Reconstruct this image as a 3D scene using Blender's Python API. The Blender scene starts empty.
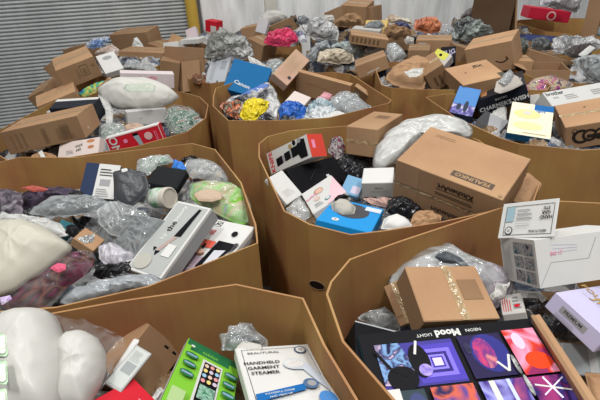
import bpy, bmesh, math, random
from mathutils import Vector, Matrix, noise, Euler
# ---------------------------------------------------------------- camera, world, lamps, exposure
SC = bpy.context.scene; COL = SC.collection
FPX = 453.0; CAMH = 2.0; PITCH = math.radians(27.7); ROLL = math.radians(2.8)
cam = bpy.data.objects.new('camera', bpy.data.cameras.new('camera')); COL.objects.link(cam)
cam.location = (0, 0, CAMH); cam.rotation_euler = (Matrix.Rotation(math.pi/2 - PITCH, 3, 'X') @ Matrix.Rotation(-ROLL, 3, 'Z')).to_euler()
cam.data.sensor_width = 36; cam.data.lens = FPX/600*36; cam.data.clip_start = .05
SC.camera = cam
SC.view_settings.view_transform = 'Standard'; SC.view_settings.look = 'None'
SC.view_settings.gamma = 1; SC.view_settings.use_curve_mapping = False
SC.view_settings.exposure = 0.0
W = bpy.data.worlds.new('world'); SC.world = W; W.use_nodes = True
W.node_tree.nodes['Background'].inputs[0].default_value = (.97, 1.0, 1.0, 1)
W.node_tree.nodes['Background'].inputs[1].default_value = .27
def area(x, y, z, sx, sy, power, col=(1, .99, .965)):
    l = bpy.data.lights.new('high_bay_lamp', 'AREA'); l.shape = 'RECTANGLE'; l.size = sx; l.size_y = sy
    l.energy = power; l.color = col
    o = bpy.data.objects.new('high_bay_lamp', l); o.location = (x, y, z); COL.objects.link(o)
area(-2.0, 1.6, 5.5, .5, 1.4, 38); area(1.3, 1.8, 5.5, .5, 1.4, 44)
area(-1.4, 4.8, 5.5, .5, 1.4, 62); area(2.2, 5.0, 5.5, .5, 1.4, 72)
area(-1.6, -.8, 6.5, .5, 1.4, 165); area(1.6, -.7, 6.5, .5, 1.4, 205)
random.seed(4)
# ---------------------------------------------------------------- helpers
def ray(px, py):
    a = (px-300)/FPX; b = (py-200)/FPX; c, s = math.cos(PITCH), math.sin(PITCH)
    u = a*math.cos(ROLL)-b*math.sin(ROLL); v = a*math.sin(ROLL)+b*math.cos(ROLL)
    return Vector((u, c-v*s, -s-v*c))
def Pz(px, py, z):
    d = ray(px, py); return Vector((0, 0, CAMH)) + d*((z-CAMH)/d.z)
def Py(px, py, y):
    u = (px-300)/FPX; v = (py-200)/FPX; c, s = math.cos(PITCH), math.sin(PITCH)
    z = CAMH - y*(s+v*c)/(c-v*s)                        # height of the point, then its place on the true line of sight
    d = ray(px, py); t = (z-CAMH)/d.z if d.z < -.02 else 1e9
    n = Vector((-.75, 2.6)).normalized(); dn = d.x*n.x+d.y*n.y; w = (-1.62*n.x+6.42*n.y-.22)/dn
    return Vector((0, 0, CAMH)) + d*min(t, w)
def tag(o, label=None, cat=None, group=None, kind=None):
    if label: o['label'] = label
    if cat: o['category'] = cat
    if group: o['group'] = group
    if kind: o['kind'] = kind
    return o
def link(name, me, parent=None):
    o = bpy.data.objects.new(name, me); COL.objects.link(o)
    if parent: o.parent = parent
    return o
def mesh_obj(name, verts, faces, mats, parent=None, fm=None, smooth=False):
    me = bpy.data.meshes.new(name); me.from_pydata([tuple(v) for v in verts], [], faces)
    for m in (mats if isinstance(mats, (list, tuple)) else [mats]): me.materials.append(m)
    if fm: me.polygons.foreach_set('material_index', fm)
    if smooth: me.polygons.foreach_set('use_smooth', [True]*len(me.polygons))
    me.update(); return link(name, me, parent)
MATS = {}
def nodes(name):
    m = bpy.data.materials.new(name); m.use_nodes = True
    return m, m.node_tree.nodes, m.node_tree.links, m.node_tree.nodes['Principled BSDF']
def tc(n, l, scale, vec=None):
    t = n.new('ShaderNodeTexCoord'); mp = n.new('ShaderNodeMapping'); l.new(t.outputs['Object'], mp.inputs[0])
    mp.inputs['Scale'].default_value = vec or (scale,)*3; return mp.outputs[0]
def flat(col, rough=.5, spec=.14, var=.06):
    k = ('flat', col, rough)
    if k in MATS: return MATS[k]
    m, n, l, b = nodes('printed_card'); b.inputs['Roughness'].default_value = rough
    b.inputs['Specular IOR Level'].default_value = spec
    nz = n.new('ShaderNodeTexNoise'); nz.inputs['Scale'].default_value = 9; l.new(tc(n, l, 1), nz.inputs[0])
    mx = n.new('ShaderNodeMix'); mx.data_type = 'RGBA'
    mx.inputs[6].default_value = (*[c*(1-var) for c in col], 1); mx.inputs[7].default_value = (*[min(1, c*(1+var)) for c in col], 1)
    l.new(nz.outputs[0], mx.inputs[0]); l.new(mx.outputs[2], b.inputs['Base Color'])
    MATS[k] = m; return m
def kraft(k=1.0, warm=0.0, scale=(60, 60, 2)):
    key = ('kraft', k, warm)
    if key in MATS: return MATS[key]
    m, n, l, b = nodes('kraft_cardboard'); b.inputs['Roughness'].default_value = .8
    b.inputs['Specular IOR Level'].default_value = .2
    a = n.new('ShaderNodeTexNoise'); a.inputs['Scale'].default_value = 1; a.inputs['Detail'].default_value = 4; l.new(tc(n, l, 1, scale), a.inputs[0])
    c = n.new('ShaderNodeTexNoise'); c.inputs['Scale'].default_value = 3.5; l.new(tc(n, l, 1), c.inputs[0])
    mm = n.new('ShaderNodeMath'); mm.operation = 'MULTIPLY_ADD'; l.new(a.outputs[0], mm.inputs[0]); mm.inputs[1].default_value = .18
    l.new(c.outputs[0], mm.inputs[2])
    r = n.new('ShaderNodeValToRGB'); l.new(mm.outputs[0], r.inputs[0])
    r.color_ramp.elements[0].position = .35; r.color_ramp.elements[1].position = .85
    r.color_ramp.elements[0].color = (.300*k, (.168-.041*warm)*k, (.092-.036*warm)*k, 1)
    r.color_ramp.elements[1].color = (.395*k, .246*k, (.135-.058*warm)*k, 1)
    l.new(r.outputs[0], b.inputs['Base Color'])
    bp = n.new('ShaderNodeBump'); bp.inputs['Strength'].default_value = .1; bp.inputs['Distance'].default_value = .003
    l.new(a.outputs[0], bp.inputs['Height']); l.new(bp.outputs[0], b.inputs['Normal'])
    MATS[key] = m; return m
def film(col=(.8, .82, .83), alpha=.4, rough=.22, bump=.32, scale=16, dark=None, spec=.6, hi=.3):
    """crumpled plastic film: partly see-through, glossy, creased"""
    key = ('film', col, alpha, rough, scale, dark)
    if key in MATS: return MATS[key]
    m, n, l, b = nodes('plastic_film'); b.inputs['Base Color'].default_value = (*col, 1)
    b.inputs['Roughness'].default_value = rough; b.inputs['Specular IOR Level'].default_value = spec
    v = tc(n, l, 1)
    wv = n.new('ShaderNodeTexNoise'); wv.inputs['Scale'].default_value = scale*.35; wv.inputs['Detail'].default_value = 2; l.new(v, wv.inputs[0])
    ad = n.new('ShaderNodeVectorMath'); ad.operation = 'MULTIPLY_ADD'; l.new(wv.outputs['Color'], ad.inputs[0]); ad.inputs[1].default_value = (.22, .22, .22); l.new(v, ad.inputs[2])
    mp = n.new('ShaderNodeMapping'); mp.inputs['Rotation'].default_value = (.3, .2, .7); mp.inputs['Scale'].default_value = (1, 2.6, 1.6); l.new(ad.outputs[0], mp.inputs[0])
    vo = n.new('ShaderNodeTexVoronoi'); vo.inputs['Scale'].default_value = scale*.75; l.new(mp.outputs[0], vo.inputs[0])
    a2 = n.new('ShaderNodeMath'); a2.operation = 'MULTIPLY'; l.new(vo.outputs['Distance'], a2.inputs[0]); a2.inputs[1].default_value = 1.0
    bp = n.new('ShaderNodeBump'); bp.inputs['Strength'].default_value = bump; bp.inputs['Distance'].default_value = .03
    l.new(a2.outputs[0], bp.inputs['Height']); l.new(bp.outputs[0], b.inputs['Normal'])
    if dark:
        n2 = n.new('ShaderNodeTexNoise'); n2.inputs['Scale'].default_value = 7; n2.inputs['Detail'].default_value = 3; l.new(v, n2.inputs[0])
        r = n.new('ShaderNodeValToRGB'); l.new(n2.outputs[0], r.inputs[0])
        r.color_ramp.elements[0].position = .42; r.color_ramp.elements[1].position = .58
        r.color_ramp.elements[0].color = (*dark, 1); r.color_ramp.elements[1].color = (*col, 1); l.new(r.outputs[0], b.inputs['Base Color'])
    if alpha < 1:
        r = n.new('ShaderNodeMapRange'); l.new(a2.outputs[0], r.inputs[0]); r.inputs[1].default_value = .1; r.inputs[2].default_value = .75
        r.inputs[3].default_value = max(0, alpha-.12); r.inputs[4].default_value = min(1, alpha+hi); l.new(r.outputs[0], b.inputs['Alpha'])
    MATS[key] = m; return m
def mottled(cols, scale=12, rough=.6, feature='noise'):
    """busy multi-colour print or cloth"""
    key = ('mot', tuple(cols), scale)
    if key in MATS: return MATS[key]
    m, n, l, b = nodes('mixed_colour_print'); b.inputs['Roughness'].default_value = rough; b.inputs['Specular IOR Level'].default_value = .15
    nz = n.new('ShaderNodeTexNoise'); nz.inputs['Scale'].default_value = scale; nz.inputs['Detail'].default_value = 2; nz.inputs['Distortion'].default_value = .8
    l.new(tc(n, l, 1), nz.inputs[0])
    r = n.new('ShaderNodeValToRGB'); l.new(nz.outputs[0], r.inputs[0]); e = r.color_ramp.elements
    N = len(cols)
    for i, c in enumerate(cols):
        p = .32 + .36*i/(N-1)
        if i == 0: e[0].position = p; e[0].color = (*c, 1)
        elif i == N-1: e[-1].position = p; e[-1].color = (*c, 1)
        else:
            x = e.new(p); x.color = (*c, 1)
    l.new(r.outputs[0], b.inputs['Base Color']); MATS[key] = m; return m
def heap_mat(dark=1.0):
    key = ('heap', dark)
    if key in MATS: return MATS[key]
    m, n, l, b = nodes('mixed_packaging'); b.inputs['Roughness'].default_value = .35
    v = n.new('ShaderNodeTexVoronoi'); v.inputs['Scale'].default_value = 11; l.new(tc(n, l, 1), v.inputs[0])
    s = n.new('ShaderNodeSeparateColor'); l.new(v.outputs['Color'], s.inputs[0])
    r = n.new('ShaderNodeValToRGB'); r.color_ramp.interpolation = 'CONSTANT'; l.new(s.outputs[0], r.inputs[0]); e = r.color_ramp.elements
    cs = [(.02, .02, .025), (.3, .3, .31), (.55, .55, .54), (.3, .19, .1), (.1, .1, .11), (.4, .4, .42), (.12, .15, .22), (.35, .23, .13), (.6, .6, .6)]
    for i, c in enumerate(cs):
        x = e[0] if i == 0 else (e[-1] if i == 1 else e.new(i/len(cs))); x.position = i/len(cs)
    for i, x in enumerate(sorted(e, key=lambda q: q.position)): x.color = (*[q*dark for q in cs[i]], 1)
    l.new(r.outputs[0], b.inputs['Base Color'])
    nz = n.new('ShaderNodeTexNoise'); nz.inputs['Scale'].default_value = 30; l.new(tc(n, l, 1), nz.inputs[0])
    bp = n.new('ShaderNodeBump'); bp.inputs['Strength'].default_value = .8; bp.inputs['Distance'].default_value = .02; l.new(nz.outputs[0], bp.inputs['Height']); l.new(bp.outputs[0], b.inputs['Normal'])
    MATS[key] = m; return m
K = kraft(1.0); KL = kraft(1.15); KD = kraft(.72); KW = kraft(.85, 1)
WH = flat((.60, .595, .575)); OFF = flat((.5, .48, .45)); BK = flat((.008, .008, .010), .5, .08); DG = flat((.05, .05, .055)); GR = flat((.3, .3, .31))
INK = flat((.03, .022, .018)); TAPE = film((.5, .36, .2), .6, .15, .3, 30)
RED = flat((.55, .015, .03)); BLUE = flat((.01, .12, .36)); TEAL = flat((.06, .3, .36)); GREENP = flat((.2, .5, .04))
PINK = flat((.75, .25, .4)); ORG = flat((.75, .16, .06)); LAV = flat((.52, .49, .68)); SKY = flat((.07, .22, .52)); GOLD = flat((.4, .27, .11))
CLEAR = film((.50, .52, .525), .30, .1, spec=.9); CLEARL = film((.42, .43, .44), .10, .08, spec=.9, hi=.08); SMOKE = film((.26, .28, .3), .55, .15); MILK = film((.6, .6, .58), .6, .25, .3, spec=.4)
WPL = film((.52, .51, .48), 1, .35, .15, 7, spec=.25); GMAIL = film((.42, .43, .45), 1, .3, .4, 14); BKBAG = film((.015, .015, .018), 1, .25, .8, 20)
# ------------------------------------------------------------ boxes with printed faces
def box_geo(w, d, h, bev=.0025, seg=1):
    bm = bmesh.new(); bmesh.ops.create_cube(bm, size=1)
    for v in bm.verts: v.co = Vector((v.co.x*w, v.co.y*d, v.co.z*h))
    bmesh.ops.bevel(bm, geom=list(bm.edges), offset=min(bev, w*.2, d*.2, h*.2), segments=seg, affect='EDGES')
    return bm
TXT = {}
def text_geo(s, bold=.0):
    k = (s, bold)
    if k not in TXT:
        cu = bpy.data.curves.new('t', 'FONT'); cu.body = s; cu.size = 1; cu.offset = bold; cu.resolution_u = 2
        cu.align_x = 'CENTER'; cu.align_y = 'CENTER'
        o = bpy.data.objects.new('t', cu); COL.objects.link(o); bpy.context.view_layer.update()
        me = bpy.data.meshes.new_from_object(o)
        TXT[k] = ([(v.co.x, v.co.y) for v in me.vertices], [tuple(p.vertices) for p in me.polygons])
        bpy.data.objects.remove(o); bpy.data.meshes.remove(me); bpy.data.curves.remove(cu)
    return TXT[k]
class Art:
    """flat print on one face of a box; u runs right, v runs up, both 0..1"""
    def __init__(s, dims, face):
        w, d, h = dims; s.v = []; s.f = []; s.fm = []; s.m = []; s.z = .0006
        F = {'top': ((-w/2, -d/2, h/2), (w, 0, 0), (0, d, 0)), 'front': ((-w/2, -d/2, -h/2), (w, 0, 0), (0, 0, h)),
             'right': ((w/2, -d/2, -h/2), (0, d, 0), (0, 0, h)), 'left': ((-w/2, d/2, -h/2), (0, -d, 0), (0, 0, h))}[face]
        s.o, s.U, s.V = map(Vector, F); s.n = s.U.cross(s.V).normalized(); s.W = s.U.length; s.H = s.V.length
    def _m(s, m):
        if m not in s.m: s.m.append(m)
        return s.m.index(m)
    def poly(s, pts, m):
        b = len(s.v); s.z += .00035
        for u, v in pts: s.v.append(s.o + s.U*u + s.V*v + s.n*s.z)
        s.f.append(tuple(range(b, b+len(pts)))); s.fm.append(s._m(m)); return s
    def rect(s, u0, v0, u1, v1, m): return s.poly([(u0, v0), (u1, v0), (u1, v1), (u0, v1)], m)
    def ell(s, u, v, ru, rv, m, n=20, a0=0, a1=2*math.pi):
        return s.poly([(u+ru*math.cos(a0+(a1-a0)*i/n), v+rv*math.sin(a0+(a1-a0)*i/n)) for i in range(n)], m)
    def disc(s, u, v, r, m): return s.ell(u, v, r/s.W, r/s.H, m)          # r in metres
    def line(s, u0, v0, u1, v1, w, m):                                      # w in metres
        a = Vector((u0*s.W, v0*s.H)); b = Vector((u1*s.W, v1*s.H)); t = (b-a).normalized(); q = Vector((-t.y, t.x))*w/2
        return s.poly([((p.x)/s.W, (p.y)/s.H) for p in (a-q, b-q, b+q, a+q)], m)
    def frame(s, u0, v0, u1, v1, w, m):
        s.line(u0, v0, u1, v0, w, m); s.line(u1, v0, u1, v1, w, m); s.line(u1, v1, u0, v1, w, m); return s.line(u0, v1, u0, v0, w, m)
    def text(s, txt, u, v, size, m, rot=0, bold=.01, sx=1.0):
        vs, fs = text_geo(txt, bold); b = len(s.v); s.z += .00035; c, q = math.cos(rot), math.sin(rot)
        for x, y in vs:
            x *= size*sx; y *= size
            X = x*c-y*q; Y = x*q+y*c; s.v.append(s.o + s.U*(u+X/s.W) + s.V*(v+Y/s.H) + s.n*s.z)
        for f in fs: s.f.append(tuple(b+i for i in f)); s.fm.append(s._m(m))
        return s
    def lines(s, u0, v0, u1, v1, n, m, w=.3, along='u', seed=0):
        """rows of small unreadable print"""
        r = random.Random(seed)
        for i in range(n):
            if along == 'u':
                a = v0+(v1-v0)*i/n; e = u0+(u1-u0)*r.uniform(.6, 1); s.rect(u0, a, e, a+(v1-v0)/n*w, m)
            else:
                a = u0+(u1-u0)*i/n; e = v0+(v1-v0)*r.uniform(.6, 1); s.rect(a, v0, a+(u1-u0)/n*w, e, m)
        return s
    def done(s, parent, name='printed_artwork'):
        if s.v: return mesh_obj(name, s.v, s.f, s.m, parent, s.fm)
BX = {
 'kealinko': (0.6279, 1.6031, 1.2184, 0.1977, 0.1367, -0.698, 0.4082, 0.2852, 0.1889),
 'brown_slot': (0.4115, 2.2609, 1.1863, -0.0669, -0.0229, -0.5625, 0.1655, 0.3541, 0.1444),
 'white_small': (0.3528, 1.8125, 1.1185, 0.2324, -0.0934, -0.261, 0.135, 0.1101, 0.0799),
 'knife': (-0.01, 2.076, 1.1622, -0.2879, -0.5273, -0.697, 0.3052, 0.1022, 0.1095),
 'black_flat': (0.0853, 1.9907, 1.0797, 0.7029, 0.1264, 0.7542, 0.3345, 0.1419, 0.04),
 'white_left': (-0.0696, 1.7971, 1.12, 0.6944, -0.0303, 0.8763, 0.1098, 0.1459, 0.02),
 'pink': (0.1035, 1.6716, 1.1308, -0.1712, -0.4807, 0.2392, 0.1558, 0.2553, 0.0405),
 'bluetray': (0.186, 1.4725, 1.1258, -0.1596, 0.1036, -0.3822, 0.2013, 0.2513, 0.0607),
 'lightblue': (0.2487, 1.8924, 1.061, 0.3175, 0.1974, -0.3809, 0.0884, 0.1207, 0.02),
 'carton': (0.3884, 0.971, 1.1566, 0.3316, 0.1538, 0.1535, 0.2176, 0.1699, 0.0814),
 'pack2': (0.305, 1.0446, 1.0948, 0.7698, -0.6307, -0.196, 0.0859, 0.1251, 0.0604),
 'mood': (0.3595, 0.7325, 1.1188, 0.1578, 0.0307, 0.0966, 0.4486, 0.2611, 0.0598),
 'steamerbox': (0.7733, 1.0925, 1.2025, -0.4956, -0.0131, 0.1248, 0.2909, 0.1722, 0.1324),
 'flap': (0.6611, 1.1309, 1.3056, -0.6759, -0.4979, -1.0036, 0.1786, 0.0045, 0.1135),
 'lavender': (0.7633, 0.8916, 1.1454, -0.3001, 0.2079, -1.1723, 0.1494, 0.2257, 0.054),
 'blackback': (0.1641, 0.8175, 1.0974, 0.1391, 0.3278, -0.066, 0.1296, 0.1485, 0.0992),
 'panel': (0.5989, 0.7391, 1.117, 0.0252, -0.3212, -0.0269, 0.0216, 0.2574, 0.1381),
 'redwhite': (0.6057, 1.0075, 1.0782, -0.1247, -0.3526, -0.281, 0.0623, 0.1, 0.0399),
 'greymail': (0.7195, 0.8402, 1.0437, 0.7188, 0.2003, 0.0304, 0.1282, 0.0775, 0.0299),
 'steam': (-0.0588, 0.7738, 1.0979, -0.2198, 0.2192, 0.2348, 0.2058, 0.2707, 0.0303),
 'green': (-0.2578, 0.7707, 1.099, -0.446, 0.5558, -0.1858, 0.1608, 0.3318, 0.0253),
 'brownF': (-0.4818, 0.9648, 1.0003, 1.1196, 1.0968, 0.4215, 0.1613, 0.1593, 0.08),
 'redF': (-0.4288, 0.7192, 1.0763, -0.3738, 0.3065, -0.6583, 0.1282, 0.1191, 0.0497),
 'labelF': (-0.4478, 0.8172, 1.1193, 0.0623, 0.4058, -0.3659, 0.0473, 0.1214, 0.01),
 'shaver': (-0.4562, 1.3659, 1.1369, 0.4098, -0.0479, -0.562, 0.1653, 0.3122, 0.0624),
 'bpan': (-0.3201, 1.3946, 1.0789, 0.2564, -0.087, -0.5717, 0.2037, 0.2637, 0.0356),
 'navy': (-0.9364, 1.9617, 1.1161, -0.8361, 0.1629, 0.0088, 0.1583, 0.0407, 0.1732),
 'blackpouch': (-0.6266, 1.9746, 1.1074, 0.4464, 0.0102, -0.4169, 0.1784, 0.1252, 0.0506),
 'foil': (-0.8, 1.4432, 1.1074, -0.0215, 0.6581, -0.1996, 0.0847, 0.0777, 0.0403),
 'clearbox': (-0.6763, 1.5238, 1.0777, 0.9312, -0.2934, -0.7757, 0.4264, 0.1597, 0.0824),
 'teal': (-0.9546, 1.5825, 1.0841, 0.4546, 0.7566, 0.426, 0.0568, 0.0569, 0.0502),
 'longbox': (-1.5001, 2.7149, 1.1584, -0.0345, -0.148, 0.0815, 0.4591, 0.2987, 0.1397),
 'toybox': (-1.2802, 2.5344, 1.0606, -0.7615, -0.1692, -0.2154, 0.2858, 0.0424, 0.1357),
 'redD': (-0.9842, 2.6571, 1.0821, -0.016, -0.2032, 0.0664, 0.34, 0.0631, 0.1166),
 'blackD': (-1.4845, 3.0568, 1.1651, 0.2132, -0.033, -0.0873, 0.3045, 0.1287, 0.1233),
 'pinkwhite': (-1.1938, 3.7525, 1.2086, 0.0395, 0.1434, 0.354, 0.412, 0.1073, 0.1162),
 'whiteD': (-1.0572, 3.1365, 1.0829, -0.0708, 0.0751, 0.4806, 0.269, 0.0975, 0.1009),
 'brownD1': (-1.8907, 3.6266, 1.1229, 0.225, -0.2681, 0.3779, 0.3084, 0.1961, 0.0806),
 'bigM': (-1.8403, 3.9755, 1.293, 0.0559, -0.2514, 0.465, 0.3081, 0.4655, 0.1646),
 'whiteM': (-1.6217, 4.155, 1.2649, 0.4745, -0.1659, 0.4946, 0.1624, 0.2638, 0.0595),
 'longC': (0.226, 3.542, 1.1156, 0.1803, 0.156, -0.5695, 0.4846, 0.0456, 0.1943),
 'flatC': (0.4929, 3.3023, 1.1009, 0.6001, 0.505, -0.5923, 0.1407, 0.0331, 0.1815),
 'whiteC': (0.0155, 3.3962, 1.0527, 0.1757, 0.3321, -0.3677, 0.1421, 0.1961, 0.0603),
 'bluebox': (-0.3661, 3.5964, 1.1847, 0.5759, 0.284, -0.129, 0.3087, 0.325, 0.0821),
 'tanbox': (-0.0294, 3.6548, 1.2492, 0.4944, 0.6909, -0.2802, 0.1425, 0.3532, 0.0799),
 'maiJ': (-0.6932, 4.2772, 1.152, 0.7289, -0.0451, -0.354, 0.208, 0.3019, 0.02),
 'tex': (1.2102, 3.0483, 1.2542, 0.2073, -0.1291, 0.1506, 0.3032, 0.2698, 0.0999),
 'blackE': (1.3667, 2.9534, 1.1799, -0.0404, -0.4071, -0.3777, 0.2974, 0.4696, 0.0997),
 'blueE': (1.0578, 2.7713, 1.1391, 0.3118, 0.1367, -0.4569, 0.1339, 0.2989, 0.1138),
 'yellowE': (1.2733, 2.3583, 1.1673, 0.4255, 0.0803, -0.4306, 0.2129, 0.256, 0.0455),
 'brownE': (1.5994, 2.3167, 1.172, 0.1535, -0.2435, -0.2956, 0.3249, 0.2691, 0.1366),
 'whiteE': (1.7069, 2.6685, 1.1953, 0.5543, -0.0463, 0.2334, 0.4866, 0.1122, 0.0986),
 'greyE': (1.1631, 2.5764, 1.0971, 0.3961, 0.2794, -0.7582, 0.1498, 0.1118, 0.0399),
 'amz': (1.5892, 3.683, 1.295, 0.1946, -0.2562, -0.6352, 0.3491, 0.2649, 0.2203),
 'smallyel': (1.1306, 3.5434, 1.2813, 0.7817, 0.3041, -0.85, 0.1358, 0.1139, 0.0815),
 'stripeK': (0.7474, 4.6669, 1.3027, 0.0182, 0.1694, -0.0929, 0.3629, 0.3385, 0.0836),
 'whiteL': (0.8582, 4.7397, 1.1859, 0.1264, -0.2394, -0.2919, 0.197, 0.2144, 0.0747),
 'amzL': (0.6746, 4.0002, 1.1931, -0.0724, -0.3179, -0.105, 0.2635, 0.4235, 0.1068)}
def box(key, name, label, cat, mat, arts=None, group=None, tape=None, bev=.0025, fmats=None, grow=1.0):
    x, y, z, rx, ry, rz, w, d, h = BX[key]
    bm = box_geo(w, d, h, bev); me = bpy.data.meshes.new(name); bm.normal_update()
    mats = [mat]
    if fmats:                                                             # other colour on some faces; kraft cartons get lit and shaded tones
        nm = {'top': (0, 0, 1), 'front': (0, -1, 0), 'right': (1, 0, 0), 'left': (-1, 0, 0), 'back': (0, 1, 0)}
        for k, mm in fmats.items():
            mats.append(mm)
            for f in bm.faces:
                if f.normal.dot(Vector(nm[k])) > .9: f.material_index = len(mats)-1
    bm.to_mesh(me); bm.free()
    for mm in mats: me.materials.append(mm)
    o = link(name, me); o.location = (x, y, z); o.rotation_euler = (rx, ry, rz); tag(o, label, cat, group)
    if tape is None and cat == 'carton' and 'top' not in (arts or {}): tape = 'u'
    if tape == 'u':
        Art((w, d, h), 'top').rect(.0, .44, 1, .56, TAPE).done(o, 'packing_tape')
    elif tape == 'v':
        Art((w, d, h), 'top').rect(.44, 0, .56, 1, TAPE).done(o, 'packing_tape')
    for face, fn in (arts or {}).items():
        a = Art((w, d, h), face); fn(a); a.done(o)
    return o
# ------------------------------------------------------------ soft bags
def pouch(name, label, cat, outline, mat, z=None, Y=None, pitch=25, th=.035, cr=.009, sc=16, contents=None, cs=.86, group=None, roll=0,
          M=14, N=60, kind=None, parent=None, flatb=.35, power=3.2, fin=.88, drop=0.0, seed=None, cname='contents'):
    cx = sum(p[0] for p in outline)/len(outline); cy = sum(p[1] for p in outline)/len(outline)
    c0 = Pz(cx, cy, z) if z is not None else Py(cx, cy, Y)
    a = math.radians(pitch); r = math.radians(roll)
    n = Vector((math.sin(r), -math.sin(a)*math.cos(r), math.cos(a)*math.cos(r))).normalized()
    ex = Vector((1, 0, 0)); ex = (ex - n*ex.dot(n)).normalized(); ey = n.cross(ex)
    pts = []
    for px, py in outline:
        d = ray(px, py); o0 = Vector((0, 0, CAMH)); t = (c0-o0).dot(n)/d.dot(n); q = o0+d*t-c0; pts.append((q.dot(ex), q.dot(ey)))
    gx = sum(p[0] for p in pts)/len(pts); gy = sum(p[1] for p in pts)/len(pts)
    c0 = c0+ex*gx+ey*gy - n*drop; pts = [(x-gx, y-gy) for x, y in pts]
    # resample by arc length
    L = [0]; P = pts+[pts[0]]
    for i in range(len(pts)): L.append(L[-1]+math.dist(P[i], P[i+1]))
    bd = []
    for k in range(N):
        s = L[-1]*k/N; i = max(j for j in range(len(pts)) if L[j] <= s); t = (s-L[i])/max(1e-9, L[i+1]-L[i])
        bd.append((P[i][0]+(P[i+1][0]-P[i][0])*t, P[i][1]+(P[i+1][1]-P[i][1])*t))
    bd = [((bd[i-1][0]+2*bd[i][0]+bd[(i+1) % N][0])/4, (bd[i-1][1]+2*bd[i][1]+bd[(i+1) % N][1])/4) for i in range(N)]
    area_ = sum(bd[i-1][0]*bd[i][1]-bd[i][0]*bd[i-1][1] for i in range(N))
    if area_ < 0: bd.reverse()
    size = math.sqrt(abs(area_)/2)
    seed = random.uniform(0, 99) if seed is None else seed
    th *= .8
    def build(nm, m, shrink, thk, crk, par, sd):
        vs = []; fs = []
        rr_ = random.Random(int(sd*1000)); angs = [rr_.uniform(0, math.pi) for _ in range(3)]; fq = 11/max(.6, min(2.2, size*4.5))
        def hh(x, y, r):
            rg = 0
            for k, an in enumerate(angs):
                ca, sa = math.cos(an), math.sin(an); u = (x*ca+y*sa)*fq*(1.5+k); v = (-x*sa+y*ca)*fq*.45*(1+.5*k)
                w = noise.noise(Vector((v*.8, u*.3, sd)))*.9
                rg += max(0, 1-abs(noise.noise(Vector((u+w, v, sd+k*9)))*2.6))**2/(1+.5*k)
            lump = noise.noise(Vector((x, y, sd*.3))*fq*.55)
            q_ = r/fin; e = max(0, 1-q_**power)
            return e**.6*thk*(1+.4*lump) + crk*(rg-.6)*(.4+.6*(1-r**4)) + (crk*.8*noise.noise(Vector((x*fq*1.5, y*fq*1.5, sd+40))) if r > fin else 0)
        for side in (1, -1):
            for j in range(M+1):
                r = j/M
                for i in range(N):
                    if j == 0 and i: continue
                    x, y = bd[i][0]*r*shrink, bd[i][1]*r*shrink
                    if j == M and side < 0: continue
                    H = hh(x, y, r)*(1 if side > 0 else -flatb)
                    if side < 0: H -= .001
                    jit = crk*.8*r*noise.noise(Vector((x, y, sd))*fq*2)
                    vs.append(ex*(x+jit)+ey*(y-jit)+n*H)
        def idx(side, j, i):
            i %= N
            if side > 0: return 0 if j == 0 else 1+(j-1)*N+i
            if j == M: return idx(1, M, i)
            b = 1+M*N; return b if j == 0 else b+1+(j-1)*N+i
        for side in (1, -1):
            for j in range(M):
                for i in range(N):
                    f = [idx(side, j, i), idx(side, j+1, i), idx(side, j+1, i+1), idx(side, j, i+1)]
                    if j == 0: f = [f[0], f[1], f[2]]
                    fs.append(f if side > 0 else f[::-1])
        o = mesh_obj(nm, vs, fs, m, par, None, True)
        return o
    if contents is not None:
        o = build(name, mat, 1, th, cr, parent, seed); build(cname, contents, cs, th*.62, cr*.3, o, seed+3)
    else: o = build(name, mat, 1, th, cr, parent, seed)
    o.location = c0; tag(o, label, cat, group, kind)
    o['_n'] = 0; del o['_n']
    return o

def attach(ch, par):
    for k in ('label', 'category'):
        if k in ch: del ch[k]
    ch.parent = par; ch.matrix_parent_inverse = (Matrix.Translation(par.location) @ par.rotation_euler.to_matrix().to_4x4()).inverted(); return ch
# ================================================================ setting
def concrete():
    m, n, l, b = nodes('worn_concrete'); b.inputs['Roughness'].default_value = .6
    nz = n.new('ShaderNodeTexNoise'); nz.inputs['Scale'].default_value = 3; nz.inputs['Detail'].default_value = 6; l.new(tc(n, l, 1), nz.inputs[0])
    r = n.new('ShaderNodeValToRGB'); l.new(nz.outputs[0], r.inputs[0]); r.color_ramp.elements[0].color = (.05, .047, .044, 1); r.color_ramp.elements[1].color = (.11, .105, .1, 1)
    l.new(r.outputs[0], b.inputs['Base Color']); return m
def ribbed(col, stain):
    m, n, l, b = nodes('painted_steel_sheet'); b.inputs['Roughness'].default_value = .45
    nz = n.new('ShaderNodeTexNoise'); nz.inputs['Scale'].default_value = 1; nz.inputs['Detail'].default_value = 5; l.new(tc(n, l, 1, (6, 6, 1.5)), nz.inputs[0])
    r = n.new('ShaderNodeValToRGB'); l.new(nz.outputs[0], r.inputs[0]); r.color_ramp.elements[0].position = .3; r.color_ramp.elements[1].position = .6
    r.color_ramp.elements[0].color = (*stain, 1); r.color_ramp.elements[1].color = (*col, 1); l.new(r.outputs[0], b.inputs['Base Color']); return m
fl = mesh_obj('floor', [(-9, -3, 0), (9, -3, 0), (9, 13, 0), (-9, 13, 0), (-9, -3, -.2), (9, -3, -.2), (9, 13, -.2), (-9, 13, -.2)],
              [(0, 1, 2, 3), (7, 6, 5, 4), (0, 4, 5, 1), (1, 5, 6, 2), (2, 6, 7, 3), (3, 7, 4, 0)], concrete()); tag(fl, kind='structure')
WD = Vector((2.6, .75, 0)).normalized(); WN = Vector((WD.y, -WD.x, 0)); W0 = Vector((-1.62, 6.42, 0)) + WD*.34
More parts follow.
